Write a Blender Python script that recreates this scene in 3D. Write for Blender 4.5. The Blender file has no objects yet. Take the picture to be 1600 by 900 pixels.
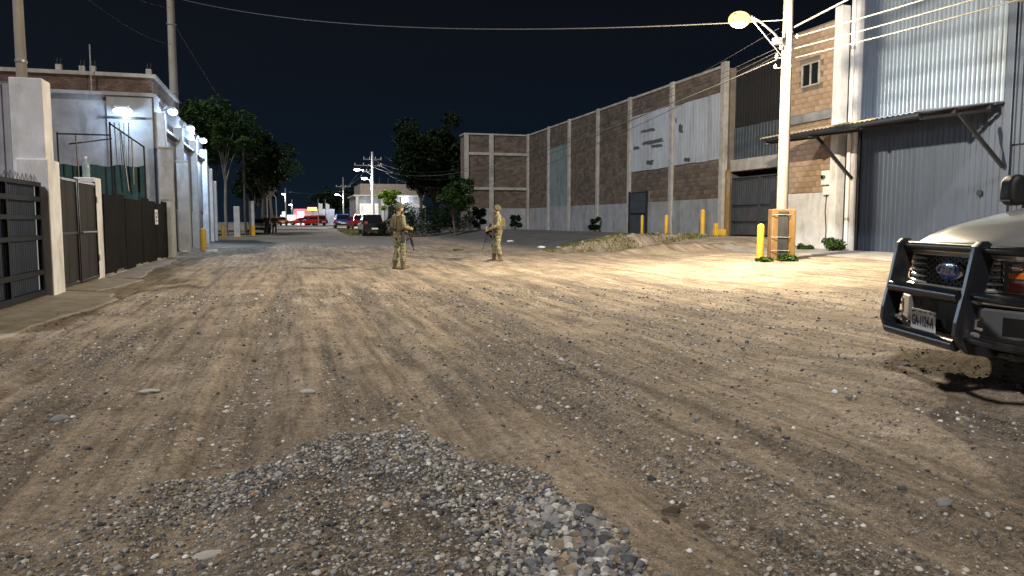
import bpy, math, random
import numpy as np
from mathutils import Vector, Matrix
R = math.radians
random.seed(7); RNG = np.random.default_rng(11)
SC = bpy.context.scene; COL = SC.collection

# ------------------------------------------------------------------ camera
cd = bpy.data.cameras.new('camera'); cam = bpy.data.objects.new('camera', cd); COL.objects.link(cam)
cd.sensor_width = 36; cd.lens = 27; cd.clip_end = 2000; cd.clip_start = .05
cam.location = (0, 0, 1.28); cam.rotation_euler = (R(90) - math.atan(105/1200), 0, 0)
SC.camera = cam

# ------------------------------------------------------------------ night sky and town glow, with an added fill sun
SUN_DIR = Vector((-.3, -.6, .74)).normalized()          # towards the light
w = bpy.data.worlds.new('World'); SC.world = w; w.use_nodes = True
nt = w.node_tree; bg = nt.nodes['Background']
sky = nt.nodes.new('ShaderNodeTexSky'); sky.sky_type = 'NISHITA'; sky.sun_disc = False
sky.sun_elevation = R(-4); sky.sun_rotation = math.atan2(SUN_DIR.x, SUN_DIR.y)
glow = nt.nodes.new('ShaderNodeValToRGB'); gtc = nt.nodes.new('ShaderNodeTexCoord'); gsx = nt.nodes.new('ShaderNodeSeparateXYZ')   # faint town glow towards the horizon, the same all round
nt.links.new(gtc.outputs['Generated'], gsx.inputs[0]); nt.links.new(gsx.outputs[2], glow.inputs[0])
glow.color_ramp.elements[0].color = (.026, .054, .095, 1); glow.color_ramp.elements[1].color = (.003, .0068, .0185, 1); glow.color_ramp.elements[1].position = .32
gad = nt.nodes.new('ShaderNodeMix'); gad.data_type = 'RGBA'; gad.blend_type = 'ADD'; gad.inputs[0].default_value = 1
nt.links.new(sky.outputs[0], gad.inputs[6]); nt.links.new(glow.outputs[0], gad.inputs[7])
nt.links.new(gad.outputs[2], bg.inputs[0]); bg.inputs[1].default_value = .15
sl = bpy.data.lights.new('fill_sun', 'SUN'); sl.energy = 1.95; sl.angle = R(4); sl.color = (1, .97, .93)  # unseen fill sun, added in place of lamps behind the camera
so = bpy.data.objects.new('fill_sun', sl); COL.objects.link(so)
so.rotation_euler = (-SUN_DIR).to_track_quat('-Z', 'Y').to_euler(); so.location = (0, -5, 20)
SC.view_settings.view_transform = 'Standard'; SC.view_settings.look = 'None'
SC.view_settings.exposure = .5; SC.view_settings.gamma = 1
SC.cycles.use_denoising = True; SC.cycles.max_bounces = 5; SC.cycles.sample_clamp_indirect = 6

# ------------------------------------------------------------------ street frame: l across (to the right), s along
TH = R(16.26); CT, STH = math.cos(TH), math.sin(TH)
def W(l, s, z=0): return Vector((l*CT - s*STH, l*STH + s*CT, z))
def to_sl(X, Y): return Y*CT - X*STH, X*CT + Y*STH
def sm(x, a, b):
    t = np.clip((np.asarray(x, float) - a)/(b - a), 0, 1); return t*t*(3 - 2*t)

# ------------------------------------------------------------------ value noise
def vnoise(x, y, seed=0):
    xi = np.floor(x).astype(np.int64); yi = np.floor(y).astype(np.int64); fx = x - xi; fy = y - yi
    fx = fx*fx*(3 - 2*fx); fy = fy*fy*(3 - 2*fy)
    def h(a, b):
        n = (a*374761393 + b*668265263 + seed*1442695041) & 0xffffffff
        n = ((n ^ (n >> 13))*1274126177) & 0xffffffff
        return ((n ^ (n >> 16)) & 0xffff)/65535.
    return (h(xi, yi)*(1-fx) + h(xi+1, yi)*fx)*(1-fy) + (h(xi, yi+1)*(1-fx) + h(xi+1, yi+1)*fx)*fy
def fbm(x, y, seed=0, o=4):
    v = 0; a = .5; t = 0
    for k in range(o):
        c_, s_ = math.cos(.6+1.1*k), math.sin(.6+1.1*k); q = 2**k
        v = v + a*vnoise((x*c_-y*s_)*q + 3.7*k, (x*s_+y*c_)*q - 1.9*k, seed + k*17); t += a; a *= .5
    return v/t

# ------------------------------------------------------------------ materials
def M(name, col, rough=.75, metal=0, var=.3, scale=3, bump=.15, bscale=50, stain=None, sscale=1.5, samt=.5,
      stretch=(1, 1, 1), rand=0, spec=.4, coat=0, emis=None, estr=0, alpha=None):
    m = bpy.data.materials.new(name); m.use_nodes = True; t = m.node_tree; n = t.nodes; L = t.links.new
    b = n['Principled BSDF']; b.inputs['Roughness'].default_value = rough; b.inputs['Metallic'].default_value = metal
    b.inputs['Specular IOR Level'].default_value = spec; b.inputs['Coat Weight'].default_value = coat
    if emis:
        b.inputs['Emission Color'].default_value = (*emis, 1); b.inputs['Emission Strength'].default_value = estr
    tc = n.new('ShaderNodeTexCoord'); mp = n.new('ShaderNodeMapping'); mp.inputs['Scale'].default_value = stretch
    L(tc.outputs['Object'], mp.inputs[0])
    no = n.new('ShaderNodeTexNoise'); no.inputs['Scale'].default_value = scale; no.inputs['Detail'].default_value = 5
    no.inputs['Roughness'].default_value = .65
    L(mp.outputs[0], no.inputs['Vector'])
    rp = n.new('ShaderNodeValToRGB'); e = rp.color_ramp.elements
    e[0].position = .3; e[1].position = .7
    e[0].color = (*[c*(1-var) for c in col], 1); e[1].color = (*[min(1, c*(1+var*.45)) for c in col], 1)
    L(no.outputs['Fac'], rp.inputs[0]); out = rp.outputs[0]
    if stain:
        n2 = n.new('ShaderNodeTexNoise'); n2.inputs['Scale'].default_value = sscale; n2.inputs['Detail'].default_value = 8
        n2.inputs['Roughness'].default_value = .7
        mp2 = n.new('ShaderNodeMapping'); mp2.inputs['Scale'].default_value = (stretch[0], stretch[1], stretch[2]*.35)
        mp2.inputs['Location'].default_value = (3.1, 7.7, 1.3)
        L(tc.outputs['Object'], mp2.inputs[0]); L(mp2.outputs[0], n2.inputs['Vector'])
        r2 = n.new('ShaderNodeValToRGB'); r2.color_ramp.elements[0].position = .5; r2.color_ramp.elements[1].position = .72
        r2.color_ramp.elements[1].color = (samt, samt, samt, 1)
        L(n2.outputs['Fac'], r2.inputs[0])
        mx = n.new('ShaderNodeMix'); mx.data_type = 'RGBA'; L(r2.outputs[0], mx.inputs[0]); L(out, mx.inputs[6])
        mx.inputs[7].default_value = (*stain, 1); out = mx.outputs[2]
    if rand:
        oi = n.new('ShaderNodeObjectInfo'); ge = n.new('ShaderNodeNewGeometry')
        ad = n.new('ShaderNodeMath'); ad.operation = 'ADD'; L(oi.outputs['Random'], ad.inputs[0]); L(ge.outputs['Random Per Island'], ad.inputs[1])
        fr = n.new('ShaderNodeMath'); fr.operation = 'FRACT'; L(ad.outputs[0], fr.inputs[0])
        mr = n.new('ShaderNodeMapRange'); mr.inputs[3].default_value = 1 - rand; mr.inputs[4].default_value = 1 + rand*.6
        L(fr.outputs[0], mr.inputs[0])
        mx = n.new('ShaderNodeMix'); mx.data_type = 'RGBA'; mx.blend_type = 'MULTIPLY'; mx.inputs[0].default_value = 1
        L(out, mx.inputs[6]); L(mr.outputs[0], mx.inputs[7]); out = mx.outputs[2]
    L(out, b.inputs['Base Color'])
    if bump:
        nb = n.new('ShaderNodeTexNoise'); nb.inputs['Scale'].default_value = bscale; nb.inputs['Detail'].default_value = 4
        L(tc.outputs['Object'], nb.inputs['Vector'])
        bp = n.new('ShaderNodeBump'); bp.inputs['Strength'].default_value = bump; bp.inputs['Distance'].default_value = .02
        L(nb.outputs['Fac'], bp.inputs['Height']); L(bp.outputs[0], b.inputs['Normal'])
    return m
def EM(name, col, strength):
    m = bpy.data.materials.new(name); m.use_nodes = True; t = m.node_tree
    b = t.nodes['Principled BSDF']; b.inputs['Base Color'].default_value = (.01, .01, .01, 1); b.inputs['Specular IOR Level'].default_value = 0
    b.inputs['Emission Color'].default_value = (*col, 1); b.inputs['Emission Strength'].default_value = strength
    return m

m_plaster = M('old_plaster', (.24, .25, .272), stain=(.1, .095, .09), samt=.85, var=.3, scale=1.3)
m_whitewall = M('white_paint', (.68, .68, .72), stain=(.25, .235, .22), samt=.6, sscale=2.6, var=.2, scale=2.2)
m_pier = M('grey_white_render', (.4, .41, .44), stain=(.14, .13, .125), samt=.7, sscale=2.4, var=.25, scale=2)
m_dimwhite = M('dimmed_white_paint', (.2, .21, .245), stain=(.06, .06, .065), samt=.8, var=.45, scale=.9)  # stained white, base colour darkened to stand for weaker light on the walls
m_concrete = M('concrete', (.33, .315, .3), stain=(.13, .125, .12), samt=.75, var=.3)
m_poleconc = M('pole_concrete', (.27, .245, .215), stain=(.14, .115, .09), samt=.5, var=.22, stretch=(1, 1, .4))
m_block = M('cement_block', (.11, .086, .07), stain=(.042, .036, .032), samt=.55, sscale=.6, var=.3, rand=.36, bump=.5, bscale=70)
m_blockwarm = M('tan_block', (.36, .26, .185), stain=(.16, .11, .08), samt=.4, sscale=.8, var=.2, rand=.16, bump=.5, bscale=70)
m_mortar = M('mortar', (.16, .135, .118), var=.3)
m_brick = M('red_brown_brick', (.11, .068, .052), var=.4, rand=.3, bump=.4)
m_panelwhite = M('weathered_white_sheet', (.37, .405, .465), rough=.55, metal=.1, stain=(.2, .19, .19), samt=.6, var=.2, stretch=(1, 1, .25))
m_panelgreen = M('grey_green_sheet', (.16, .2, .21), rough=.6, metal=.1, stain=(.09, .08, .07), samt=.6, var=.25)
m_siding = M('pale_zinc_sheet', (.42, .49, .59), rough=.34, metal=.8, stain=(.2, .19, .19), samt=.4, var=.12, scale=1.2, stretch=(1, 1, .2), bump=.05)
m_doorblue = M('blue_grey_sheet', (.058, .075, .115), rough=.5, metal=.25, stain=(.05, .056, .07), samt=.4, var=.15, stretch=(1, 1, .25), bump=.06)
m_gatedark = M('dark_blue_sheet', (.045, .052, .065), rough=.5, metal=.2, stain=(.09, .06, .04), samt=.4, var=.3)
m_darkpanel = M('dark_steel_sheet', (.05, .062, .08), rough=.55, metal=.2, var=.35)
m_black = M('black_paint', (.014, .014, .017), rough=.35, var=.3, bump=.03, spec=.5)
m_bullbar = M('powder_black', (.012, .013, .018), rough=.28, var=.25, bump=.03, bscale=200, spec=.55, stain=(.13, .105, .08), sscale=4, samt=.4)
m_blackfence = M('black_sheet', (.009, .008, .0078), rough=.85, spec=.12, stain=(.02, .016, .014), samt=.5, var=.4)
m_greysheet = M('rusty_grey_sheet', (.03, .032, .034), rough=.7, spec=.2, stain=(.014, .011, .009), samt=.8, sscale=2.2, var=.35, stretch=(1, 1, .3))
m_gateblue = M('navy_steel', (.012, .015, .024), rough=.6, spec=.2, var=.3)
m_slat = M('blue_slat', (.03, .038, .058), rough=.6, spec=.25, var=.3, rand=.2)
m_yellow = M('yellow_paint', (.6, .35, .03), rough=.6, stain=(.16, .1, .05), samt=.75, sscale=5, var=.15)
m_yellowold = M('worn_yellow_paint', (.2, .112, .034), rough=.7, stain=(.28, .25, .21), samt=.75, sscale=3.5, var=.25)
m_tarp = M('teal_tarp', (.015, .05, .056), rough=.7, var=.4)
m_rust = M('rusty_roof_sheet', (.42, .36, .27), rough=.55, metal=.3, stain=(.25, .13, .06), samt=.6, var=.25)
m_steel = M('galvanised_steel', (.36, .37, .39), rough=.45, metal=.6, var=.2)
m_wire = M('wire_insulation', (.11, .107, .1), rough=.6, var=.1, bump=0)
m_wiredark = M('dark_wire', (.025, .025, .028), rough=.6, var=.1, bump=0)
m_ceramic = M('ceramic', (.5, .52, .56), rough=.25, var=.1)
m_rope = M('white_rope', (.34, .32, .28), rough=.9, var=.2)
m_bark = M('bark', (.09, .07, .055), rough=.9, var=.45, bump=.8, bscale=30, stretch=(1, 1, .3))
m_palebark = M('pale_bark', (.2, .19, .17), rough=.9, var=.35, bump=.5, bscale=30)
m_stone = M('grey_stone', (.3, .3, .31), rough=.85, var=.35, scale=9, bump=.5)
m_palestone = M('pale_stone', (.52, .49, .45), rough=.85, var=.25, scale=9, bump=.5)
m_clod = M('dry_soil_clod', (.25, .19, .13), rough=.95, var=.4, scale=12, bump=.9)
m_plastic = M('white_plastic', (.75, .76, .78), rough=.4, var=.1)
m_chrome = M('chrome', (.75, .75, .76), rough=.12, metal=1, var=.1, bump=0)
m_glass = M('dark_glass', (.012, .014, .018), rough=.06, var=.1, bump=0, spec=.8, coat=.5)
m_rubber = M('tyre_rubber', (.018, .017, .017), rough=.85, var=.3, bump=.3)
def leafmat(name, col):
    m = M(name, col, rough=.6, var=.35, scale=.8, bump=0, rand=.5)
    b = m.node_tree.nodes['Principled BSDF']
    b.inputs['Specular IOR Level'].default_value = .08
    return m
m_leaf = leafmat('broad_leaves', (.03, .06, .018)); m_leafdark = leafmat('dark_leaves', (.012, .024, .01))
m_leafbright = leafmat('light_leaves', (.22, .34, .04)); m_weed = leafmat('weed_leaves', (.04, .075, .018)); m_dry = leafmat('dry_grass', (.3, .26, .1))

# ------------------------------------------------------------------ mesh builder
class MB:
    def __init__(s, o=(0, 0, 0)): s.v = []; s.f = []; s.o = o; s.mi = []; s.cur = 0
    def add(s, vs, fs):
        k = len(s.v); o = s.o
        s.v += [(a-o[0], b-o[1], c-o[2]) for a, b, c in vs]; s.f += [tuple(i+k for i in q) for q in fs]; s.mi += [s.cur]*len(fs); return s
    def box(s, x0, x1, y0, y1, z0, z1):
        return s.add([(x, y, z) for z in (z0, z1) for y in (y0, y1) for x in (x0, x1)],
                     [(0, 2, 3, 1), (4, 5, 7, 6), (0, 1, 5, 4), (2, 6, 7, 3), (0, 4, 6, 2), (1, 3, 7, 5)])
    def tube(s, pts, r, n=8):
        pts = [Vector(p) for p in pts]; m = len(pts); rs = r if isinstance(r, (list, tuple)) else [r]*m
        u = None; vs = []; fs = []
        for i, p in enumerate(pts):
            t = (pts[min(i+1, m-1)] - pts[max(i-1, 0)]).normalized()
            if u is None: u = t.orthogonal().normalized()
            else:
                u = (u - t*u.dot(t)); u = u.normalized() if u.length > 1e-6 else t.orthogonal().normalized()
            b = t.cross(u)
            for k in range(n):
                a = 2*math.pi*k/n; q = p + (u*math.cos(a) + b*math.sin(a))*rs[i]; vs.append(tuple(q))
        for i in range(m-1):
            for k in range(n):
                fs.append((i*n+k, i*n+(k+1) % n, (i+1)*n+(k+1) % n, (i+1)*n+k))
        fs.append(tuple(range(n-1, -1, -1))); fs.append(tuple((m-1)*n+k for k in range(n)))
        return s.add(vs, fs)
    def bar(s, a, b, wd, ht):                                    # rectangular bar between two points
        a = Vector(a); b = Vector(b); t = (b-a).normalized(); up = Vector((0, 0, 1)) if abs(t.z) < .95 else Vector((1, 0, 0))
        sd = t.cross(up).normalized()*wd/2; u2 = sd.cross(t).normalized()*ht/2
        vs = [tuple(p + i*sd + j*u2) for p in (a, b) for j in (-1, 1) for i in (-1, 1)]
        return s.add(vs, [(0, 1, 3, 2), (4, 6, 7, 5), (0, 4, 5, 1), (2, 3, 7, 6), (0, 2, 6, 4), (1, 5, 7, 3)])
    def prism(s, poly, ax, a, b):
        n = len(poly)
        def P(p, t): return (t, p[0], p[1]) if ax == 0 else ((p[0], t, p[1]) if ax == 1 else (p[0], p[1], t))
        vs = [P(p, a) for p in poly] + [P(p, b) for p in poly]
        fs = [tuple(range(n-1, -1, -1)), tuple(range(n, 2*n))] + [(i, (i+1) % n, n+(i+1) % n, n+i) for i in range(n)]
        return s.add(vs, fs)
    def lathe(s, prof, c=(0, 0, 0), n=16, axis=2, sy=1):
        vs = []; fs = []
        for r, h in prof:
            for k in range(n):
                a = 2*math.pi*k/n; x, y = r*math.cos(a), r*math.sin(a)*sy
                vs.append({2: (c[0]+x, c[1]+y, c[2]+h), 1: (c[0]+x, c[1]+h, c[2]+y), 0: (c[0]+h, c[1]+x, c[2]+y)}[axis])
        m = len(prof)
        for i in range(m-1):
            for k in range(n): fs.append((i*n+k, i*n+(k+1) % n, (i+1)*n+(k+1) % n, (i+1)*n+k))
        fs.append(tuple(range(n-1, -1, -1))); fs.append(tuple((m-1)*n+k for k in range(n)))
        return s.add(vs, fs)
    def ell(s, c, r, n=14, m=9):
        prof = [(max(1e-4, math.sin(math.pi*i/m)), -math.cos(math.pi*i/m)) for i in range(m+1)]
        vs = []; fs = []
        for q, h in prof:
            for k in range(n):
                a = 2*math.pi*k/n; vs.append((c[0]+r[0]*q*math.cos(a), c[1]+r[1]*q*math.sin(a), c[2]+r[2]*h))
        for i in range(m):
            for k in range(n): fs.append((i*n+k, i*n+(k+1) % n, (i+1)*n+(k+1) % n, (i+1)*n+k))
        return s.add(vs, fs)
    def ribs(s, y0, y1, z0, z1, x, pitch=.18, depth=.03, flip=-1):  # corrugated sheet in the plane x = const, ribs upright, with thickness
        n = max(2, int(round((y1-y0)/pitch))); pr = []
        p = (y1-y0)/n
        for i in range(n):
            a = y0+i*p; pr += [(a, 0), (a+.52*p, 0), (a+.62*p, depth), (a+.88*p, depth), (a+.98*p, 0)]
        pr.append((y1, 0)); vs = []; fs = []; k = len(pr)
        for z in (z0, z1):
            for t in (0, .012):
                for (y, d) in pr: vs.append((x+flip*(d)+(-flip)*t, y, z))
        for i in range(k-1):
            fs.append((i, i+1, 2*k+i+1, 2*k+i)); fs.append((k+i+1, k+i, 3*k+i, 3*k+i+1))
            fs.append((i+1, i, k+i, k+i+1)); fs.append((2*k+i, 2*k+i+1, 3*k+i+1, 3*k+i))
        fs.append((0, 2*k, 3*k, k)); fs.append((k-1, 2*k-1, 4*k-1, 3*k-1))
        return s.add(vs, fs)
    def mesh(s, name, mats=None, smooth=False):
        me = bpy.data.meshes.new(name); me.from_pydata(s.v, [], s.f); me.validate()
        for m in ([] if mats is None else mats if isinstance(mats, (list, tuple)) else [mats]): me.materials.append(m)
        if any(s.mi) and len(me.polygons) == len(s.mi): me.polygons.foreach_set('material_index', s.mi)
        bmfix(me)
        if smooth: shade(me, smooth)
        return me
    def build(s, name, mats, parent=None, smooth=False, bevel=0, seg=2):
        o = link(name, s.mesh(name, mats, smooth), parent)
        if bevel:
            b = o.modifiers.new('Bevel', 'BEVEL'); b.width = bevel; b.segments = seg; b.limit_method = 'ANGLE'; b.angle_limit = R(40); b.use_clamp_overlap = True
        return o
import bmesh
def bmfix(me):
    b = bmesh.new(); b.from_mesh(me); bmesh.ops.recalc_face_normals(b, faces=b.faces); b.to_mesh(me); b.free()
def shade(me, ang=True):
    me.polygons.foreach_set('use_smooth', [True]*len(me.polygons))
    me.set_sharp_from_angle(angle=R(40) if ang is True else R(ang))
def link(name, me, parent=None):
    o = bpy.data.objects.new(name, me); COL.objects.link(o)
    if parent is not None: o.parent = parent
    return o
def tag(o, label, cat=None, group=None, kind=None):
    if label: o['label'] = label
    if cat: o['category'] = cat
    if group: o['group'] = group
    if kind: o['kind'] = kind
    return o
def thing(name, label, cat, loc=(0, 0, 0), rz=0, group=None):
    o = bpy.data.objects.new(name, None); o.empty_display_size = .2; COL.objects.link(o)
    o.location = loc; o.rotation_euler = (0, 0, rz); return tag(o, label, cat, group)
def st_thing(name, label, cat, l, s, z=0, group=None):        # thing standing in the street frame; its parts take (l, s, z) minus its base
    t = thing(name, label, cat, W(l, s, z), TH, group); t['_b'] = 0; del t['_b']
    return t, (l, s, z)
def copy_tree(o, parent=None):
    c = o.copy(); COL.objects.link(c)
    if parent is not None: c.parent = parent
    for ch in list(o.children): copy_tree(ch, c)
    return c
def structure(o): o['kind'] = 'structure'; return o
def light(name, kind, loc, energy, col, parent=None, rad=.1, **kw):
    d = bpy.data.lights.new(name, kind); d.energy = energy; d.color = col
    if kind in ('POINT', 'SPOT'): d.shadow_soft_size = rad
    for k, v in kw.items(): setattr(d, k, v)
    o = bpy.data.objects.new(name, d); COL.objects.link(o); o.location = loc
    if parent is not None: o.parent = parent
    return o
def text_mesh(txt, size, name='lettering', ext=.001, shear=0, bold=0):
    c = bpy.data.curves.new(name, 'FONT'); c.body = txt; c.size = size; c.align_x = 'CENTER'; c.align_y = 'CENTER'
    c.extrude = ext; c.shear = shear; c.offset = bold; c.resolution_u = 3
    o = bpy.data.objects.new(name, c); COL.objects.link(o)
    dg = bpy.context.evaluated_depsgraph_get(); me = bpy.data.meshes.new_from_object(o.evaluated_get(dg))
    bpy.data.objects.remove(o); bpy.data.curves.remove(c); return me
# ------------------------------------------------------------------ the ground: one sheet, ruts and banks included
TRACKS = [(-1.9, .16), (-.35, .2), (.9, .16), (1.75, .2), (2.5, .14), (3.25, .2), (4.15, .22), (5.0, .16), (5.7, .2), (6.9, .2), (8.2, .25)]
def base_z(l, s):
    hh = .22 + .40*sm(s, 24, 26.5)
    drive = hh*np.where(s < 25.5, sm(l, 9.5, 13.5), sm(l, 12.5, 18))
    lot = .6*sm(l, 9, 14.5)*(1 - .9*sm(l, 14.4, 13))
    lot = .6*sm(l, 9.6, 14.5)
    k = sm(s, 29.2, 30.4)
    z = drive*(1-k) + lot*k + .07*np.exp(-((s-30.5)/.45)**2)*sm(l, 9.5, 12)*(1-sm(l, 17.8, 18.4))
    z = z + .22*np.exp(-(((l*CT - s*STH) - 4.6)/1.9)**4 - (((l*STH + s*CT) - 5.3)/1.6)**4) + .5*sm(s, 62, 105) + .07*(1-sm(l, -4.5, -2.0))*(1 - sm(s, 60, 70))
    return z
PLINE = np.array([(-1.7, 3.1), (-1.35, 3.7), (-.98, 4.2), (-.55, 4.2), (-.22, 3.8), (.0, 3.2), (.17, 2.75), (.36, 2.3), (.55, 1.8)])
def patch_mask(X, Y):                                           # loose gravel: an arc thick on its crest, thin spill inside and to the side
    X = np.asarray(X, float); Y = np.asarray(Y, float); out = np.zeros(X.shape); k = (np.abs(X+1) < 2.8) & (Y > 1.3) & (Y < 5.8)
    if not k.any(): return out
    x, y = X[k], Y[k]; x0 = x + (fbm(x*1.9, y*1.9, 5)-.5)*.8; y0 = y + (fbm(x*1.9, y*1.9, 15)-.5)*.6
    d = np.full(x.shape, 1e9)
    for i in range(len(PLINE)-1):
        ax, ay = PLINE[i]; bx, by = PLINE[i+1]; t_ = np.clip(((x0-ax)*(bx-ax) + (y0-ay)*(by-ay))/((bx-ax)**2 + (by-ay)**2), 0, 1)
        d = np.minimum(d, np.hypot(x0-ax-t_*(bx-ax), y0-ay-t_*(by-ay)))
    wd = .30 - .06*sm(x, -.5, .2); band = (1 - sm(d, wd*.55, wd*1.25))*(.5 + 1.0*fbm(x*3.1, y*3.1, 71))
    band = band*sm(x, -2.1, -1.2)
    spill = .34*sm(fbm(x*2.0, y*2.0, 81), .3, .62)*(1 - sm(y0 - np.interp(x, PLINE[:, 0], PLINE[:, 1]), -.1, .1))*sm(x, -3.4, -2.0)
    out[k] = np.clip(np.maximum(band, spill), 0, 1); return out
def rough_mask(X, Y):                                           # greyer, chip-strewn strips along the tracks
    s, l = to_sl(X, Y)
    wob = (fbm(l*.35, s*.09, 3)-.5)*1.6
    v = fbm((l+wob)*1.9, s*.16, 21, 3)
    v2 = fbm(X*.55, Y*.55, 9, 3)
    w2 = (fbm(l*.2+4, s*.07, 31, 2)-.5)*1.1; tr = 0
    for q, wd in TRACKS:
        tr = tr + np.exp(-((l + w2*(1+.2*math.sin(q*7)) - q)/(wd*1.2))**2)*(.25 + .75*vnoise(l*0+q*3, s*.35, 18))
    return np.clip(sm(v, .5, .62)*.6 + sm(v2, .56, .66)*.45 + sm(tr, .25, .75)*.6, 0, 1)
def ground_z(X, Y, fine=True):
    X = np.asarray(X, float); Y = np.asarray(Y, float); s, l = to_sl(X, Y)
    z = base_z(l, s)
    paved = sm(s, 36, 44); near = (1-paved)*(1-sm(np.abs(l-3), 12, 16))
    z = z + (fbm(X*.35, Y*.35, 1, 3)-.5)*.08*near
    wob = (fbm(l*.2+4, s*.07, 31, 2)-.5)*1.1
    for q, wd in TRACKS:
        dd = (l + wob*(1+.2*math.sin(q*7)) - q)
        z = z + near*(-.034*np.exp(-(dd/wd)**2) + .018*np.exp(-((np.abs(dd)-wd*1.7)/(wd*.6))**2))*(.5 + vnoise(l*0+q*5, s*.3, 8))
    if fine:
        m = near
        z = z + m*((fbm(X*2.4, Y*2.4, 2, 3)-.5)*.022 + (fbm(l*13 + wob*6, s*.9, 44, 3)-.5)*.02 + (fbm(X*9, Y*9, 4, 3)-.5)*.018 + np.maximum(0, fbm(X*26, Y*26, 6, 2)-.5)*.016)
        z = z + patch_mask(X, Y)*(.022 + .02*fbm(X*5, Y*5, 12, 2))
    return z
def steps(a, b, d0, k, c=0):
    v = [a]
    while v[-1] < b: v.append(v[-1] + max(d0, k*abs(v[-1]-c)))
    return v
ys = np.array(sorted(set([-y for y in steps(0, 60, .4, .2)[1:]] + list(np.arange(0, 2.0, .25)) + steps(2.0, 60, .028, .007) + steps(61, 420, 1, .05))))
xp = steps(0, 300, .034, .0135)
xs_ = np.array(sorted(set([-x for x in xp[1:]] + xp)))
GX, GY = np.meshgrid(xs_, ys); GZ = ground_z(GX, GY)
nx, ny = len(xs_), len(ys)
me = bpy.data.meshes.new('ground')
me.vertices.add(nx*ny); me.vertices.foreach_set('co', np.stack([GX, GY, GZ], -1).ravel().astype(np.float32))
ii = (np.arange(ny-1)[:, None]*nx + np.arange(nx-1)[None, :]).ravel()
quads = np.stack([ii, ii+1, ii+nx+1, ii+nx], -1)
me.loops.add(quads.size); me.loops.foreach_set('vertex_index', quads.ravel().astype(np.int32))
me.polygons.add(len(quads)); me.polygons.foreach_set('loop_start', (np.arange(len(quads))*4).astype(np.int32))
me.polygons.foreach_set('use_smooth', np.ones(len(quads), bool))
me.update(calc_edges=True)
S_, L_ = to_sl(GX, GY)
pm = patch_mask(GX, GY)*(np.hypot(GX, GY) < 9); rm = rough_mask(GX, GY)
pv = sm(S_ + (fbm(GX*.3, GY*.3, 40)-.5)*8, 39, 45)*(1-sm(L_, 7.5, 8.5)) 
lotm = sm(S_, 30.6, 31.2)*sm(L_, 9.5, 11.5)
for nm, arr in (('gravel', pm), ('rough', rm), ('paved', np.clip(pv+lotm, 0, 1)), ('lot', lotm)):
    at = me.attributes.new(nm, 'FLOAT', 'POINT'); at.data.foreach_set('value', arr.ravel().astype(np.float32))
gm = bpy.data.materials.new('dirt_road'); gm.use_nodes = True; t = gm.node_tree; n = t.nodes; L = t.links.new
b = n['Principled BSDF']; b.inputs['Roughness'].default_value = .92; b.inputs['Specular IOR Level'].default_value = .2
tc = n.new('ShaderNodeTexCoord')
def noise(scale, det=5, rg=.6, vec=None):
    q = n.new('ShaderNodeTexNoise'); q.inputs['Scale'].default_value = scale; q.inputs['Detail'].default_value = det; q.inputs['Roughness'].default_value = rg
    L(vec or tc.outputs['Object'], q.inputs['Vector']); return q.outputs['Fac']
def ramp(fac, stops):
    r = n.new('ShaderNodeValToRGB'); e = r.color_ramp.elements
    while len(e) < len(stops): e.new(.5)
    for k, (p, c) in enumerate(stops): e[k].position = p; e[k].color = (*c, 1) if isinstance(c, tuple) else (c, c, c, 1)
    L(fac, r.inputs[0]); return r.outputs[0]
def mix(f, a, c, mode='MIX'):
    q = n.new('ShaderNodeMix'); q.data_type = 'RGBA'; q.blend_type = mode
    for s_, i in ((f, 0), (a, 6), (c, 7)):
        if isinstance(s_, (float, int)): q.inputs[i].default_value = s_
        elif isinstance(s_, tuple): q.inputs[i].default_value = (*s_, 1)
        else: L(s_, q.inputs[i])
    return q.outputs[2]
def attr(a):
    q = n.new('ShaderNodeAttribute'); q.attribute_name = a; return q.outputs['Fac']
dirt = ramp(noise(1.1, 8, .7), [(.3, (.22, .17, .124)), (.5, (.365, .292, .22)), (.72, (.52, .435, .345))])
chips = ramp(noise(55, 6, .75), [(.34, (.07, .054, .042)), (.5, (.222, .178, .138)), (.66, (.52, .44, .36))])
fine = mix(1.0, ramp(noise(150, 4, .8), [(.38, .28), (.53, 1.0), (.68, 1.7)]), ramp(noise(24, 6, .8), [(.38, .45), (.5, 1.0), (.63, 1.35)]), 'MULTIPLY')
m1 = n.new('ShaderNodeMapping'); m1.inputs['Rotation'].default_value = (0, 0, -TH); L(tc.outputs['Object'], m1.inputs[0])
m2 = n.new('ShaderNodeMapping'); m2.inputs['Scale'].default_value = (7, .45, 1); L(m1.outputs[0], m2.inputs[0])
streak = ramp(noise(1.0, 6, .72, m2.outputs[0]), [(.36, .5), (.5, .95), (.64, 1.28)])
c1 = mix(attr('rough'), dirt, chips); c1 = mix(1.0, c1, streak, 'MULTIPLY')
c1 = mix(.8, c1, fine, 'MULTIPLY')
vor = n.new('ShaderNodeTexVoronoi'); vor.inputs['Scale'].default_value = 34; L(tc.outputs['Object'], vor.inputs['Vector'])
vm = ramp(vor.outputs['Distance'], [(.10, 1.0), (.2, 0.0)])
vc = ramp(vor.outputs['Color'], [(.2, (.06, .055, .05)), (.5, (.2, .19, .18)), (.8, (.5, .47, .42))])
vsel = ramp(noise(9, 3), [(.5, 0.0), (.62, .85)])
c1 = mix(mix(1.0, vm, vsel, 'MULTIPLY'), c1, vc)
c1 = mix(mix(.8, attr('gravel'), attr('gravel'), 'MULTIPLY'), c1, ramp(noise(70, 4), [(.3, (.045, .042, .04)), (.7, (.19, .18, .17))]))
road = ramp(noise(.6, 9, .7), [(.3, (.11, .105, .1)), (.7, (.24, .225, .21))])
c1 = mix(attr('paved'), c1, road)
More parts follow.
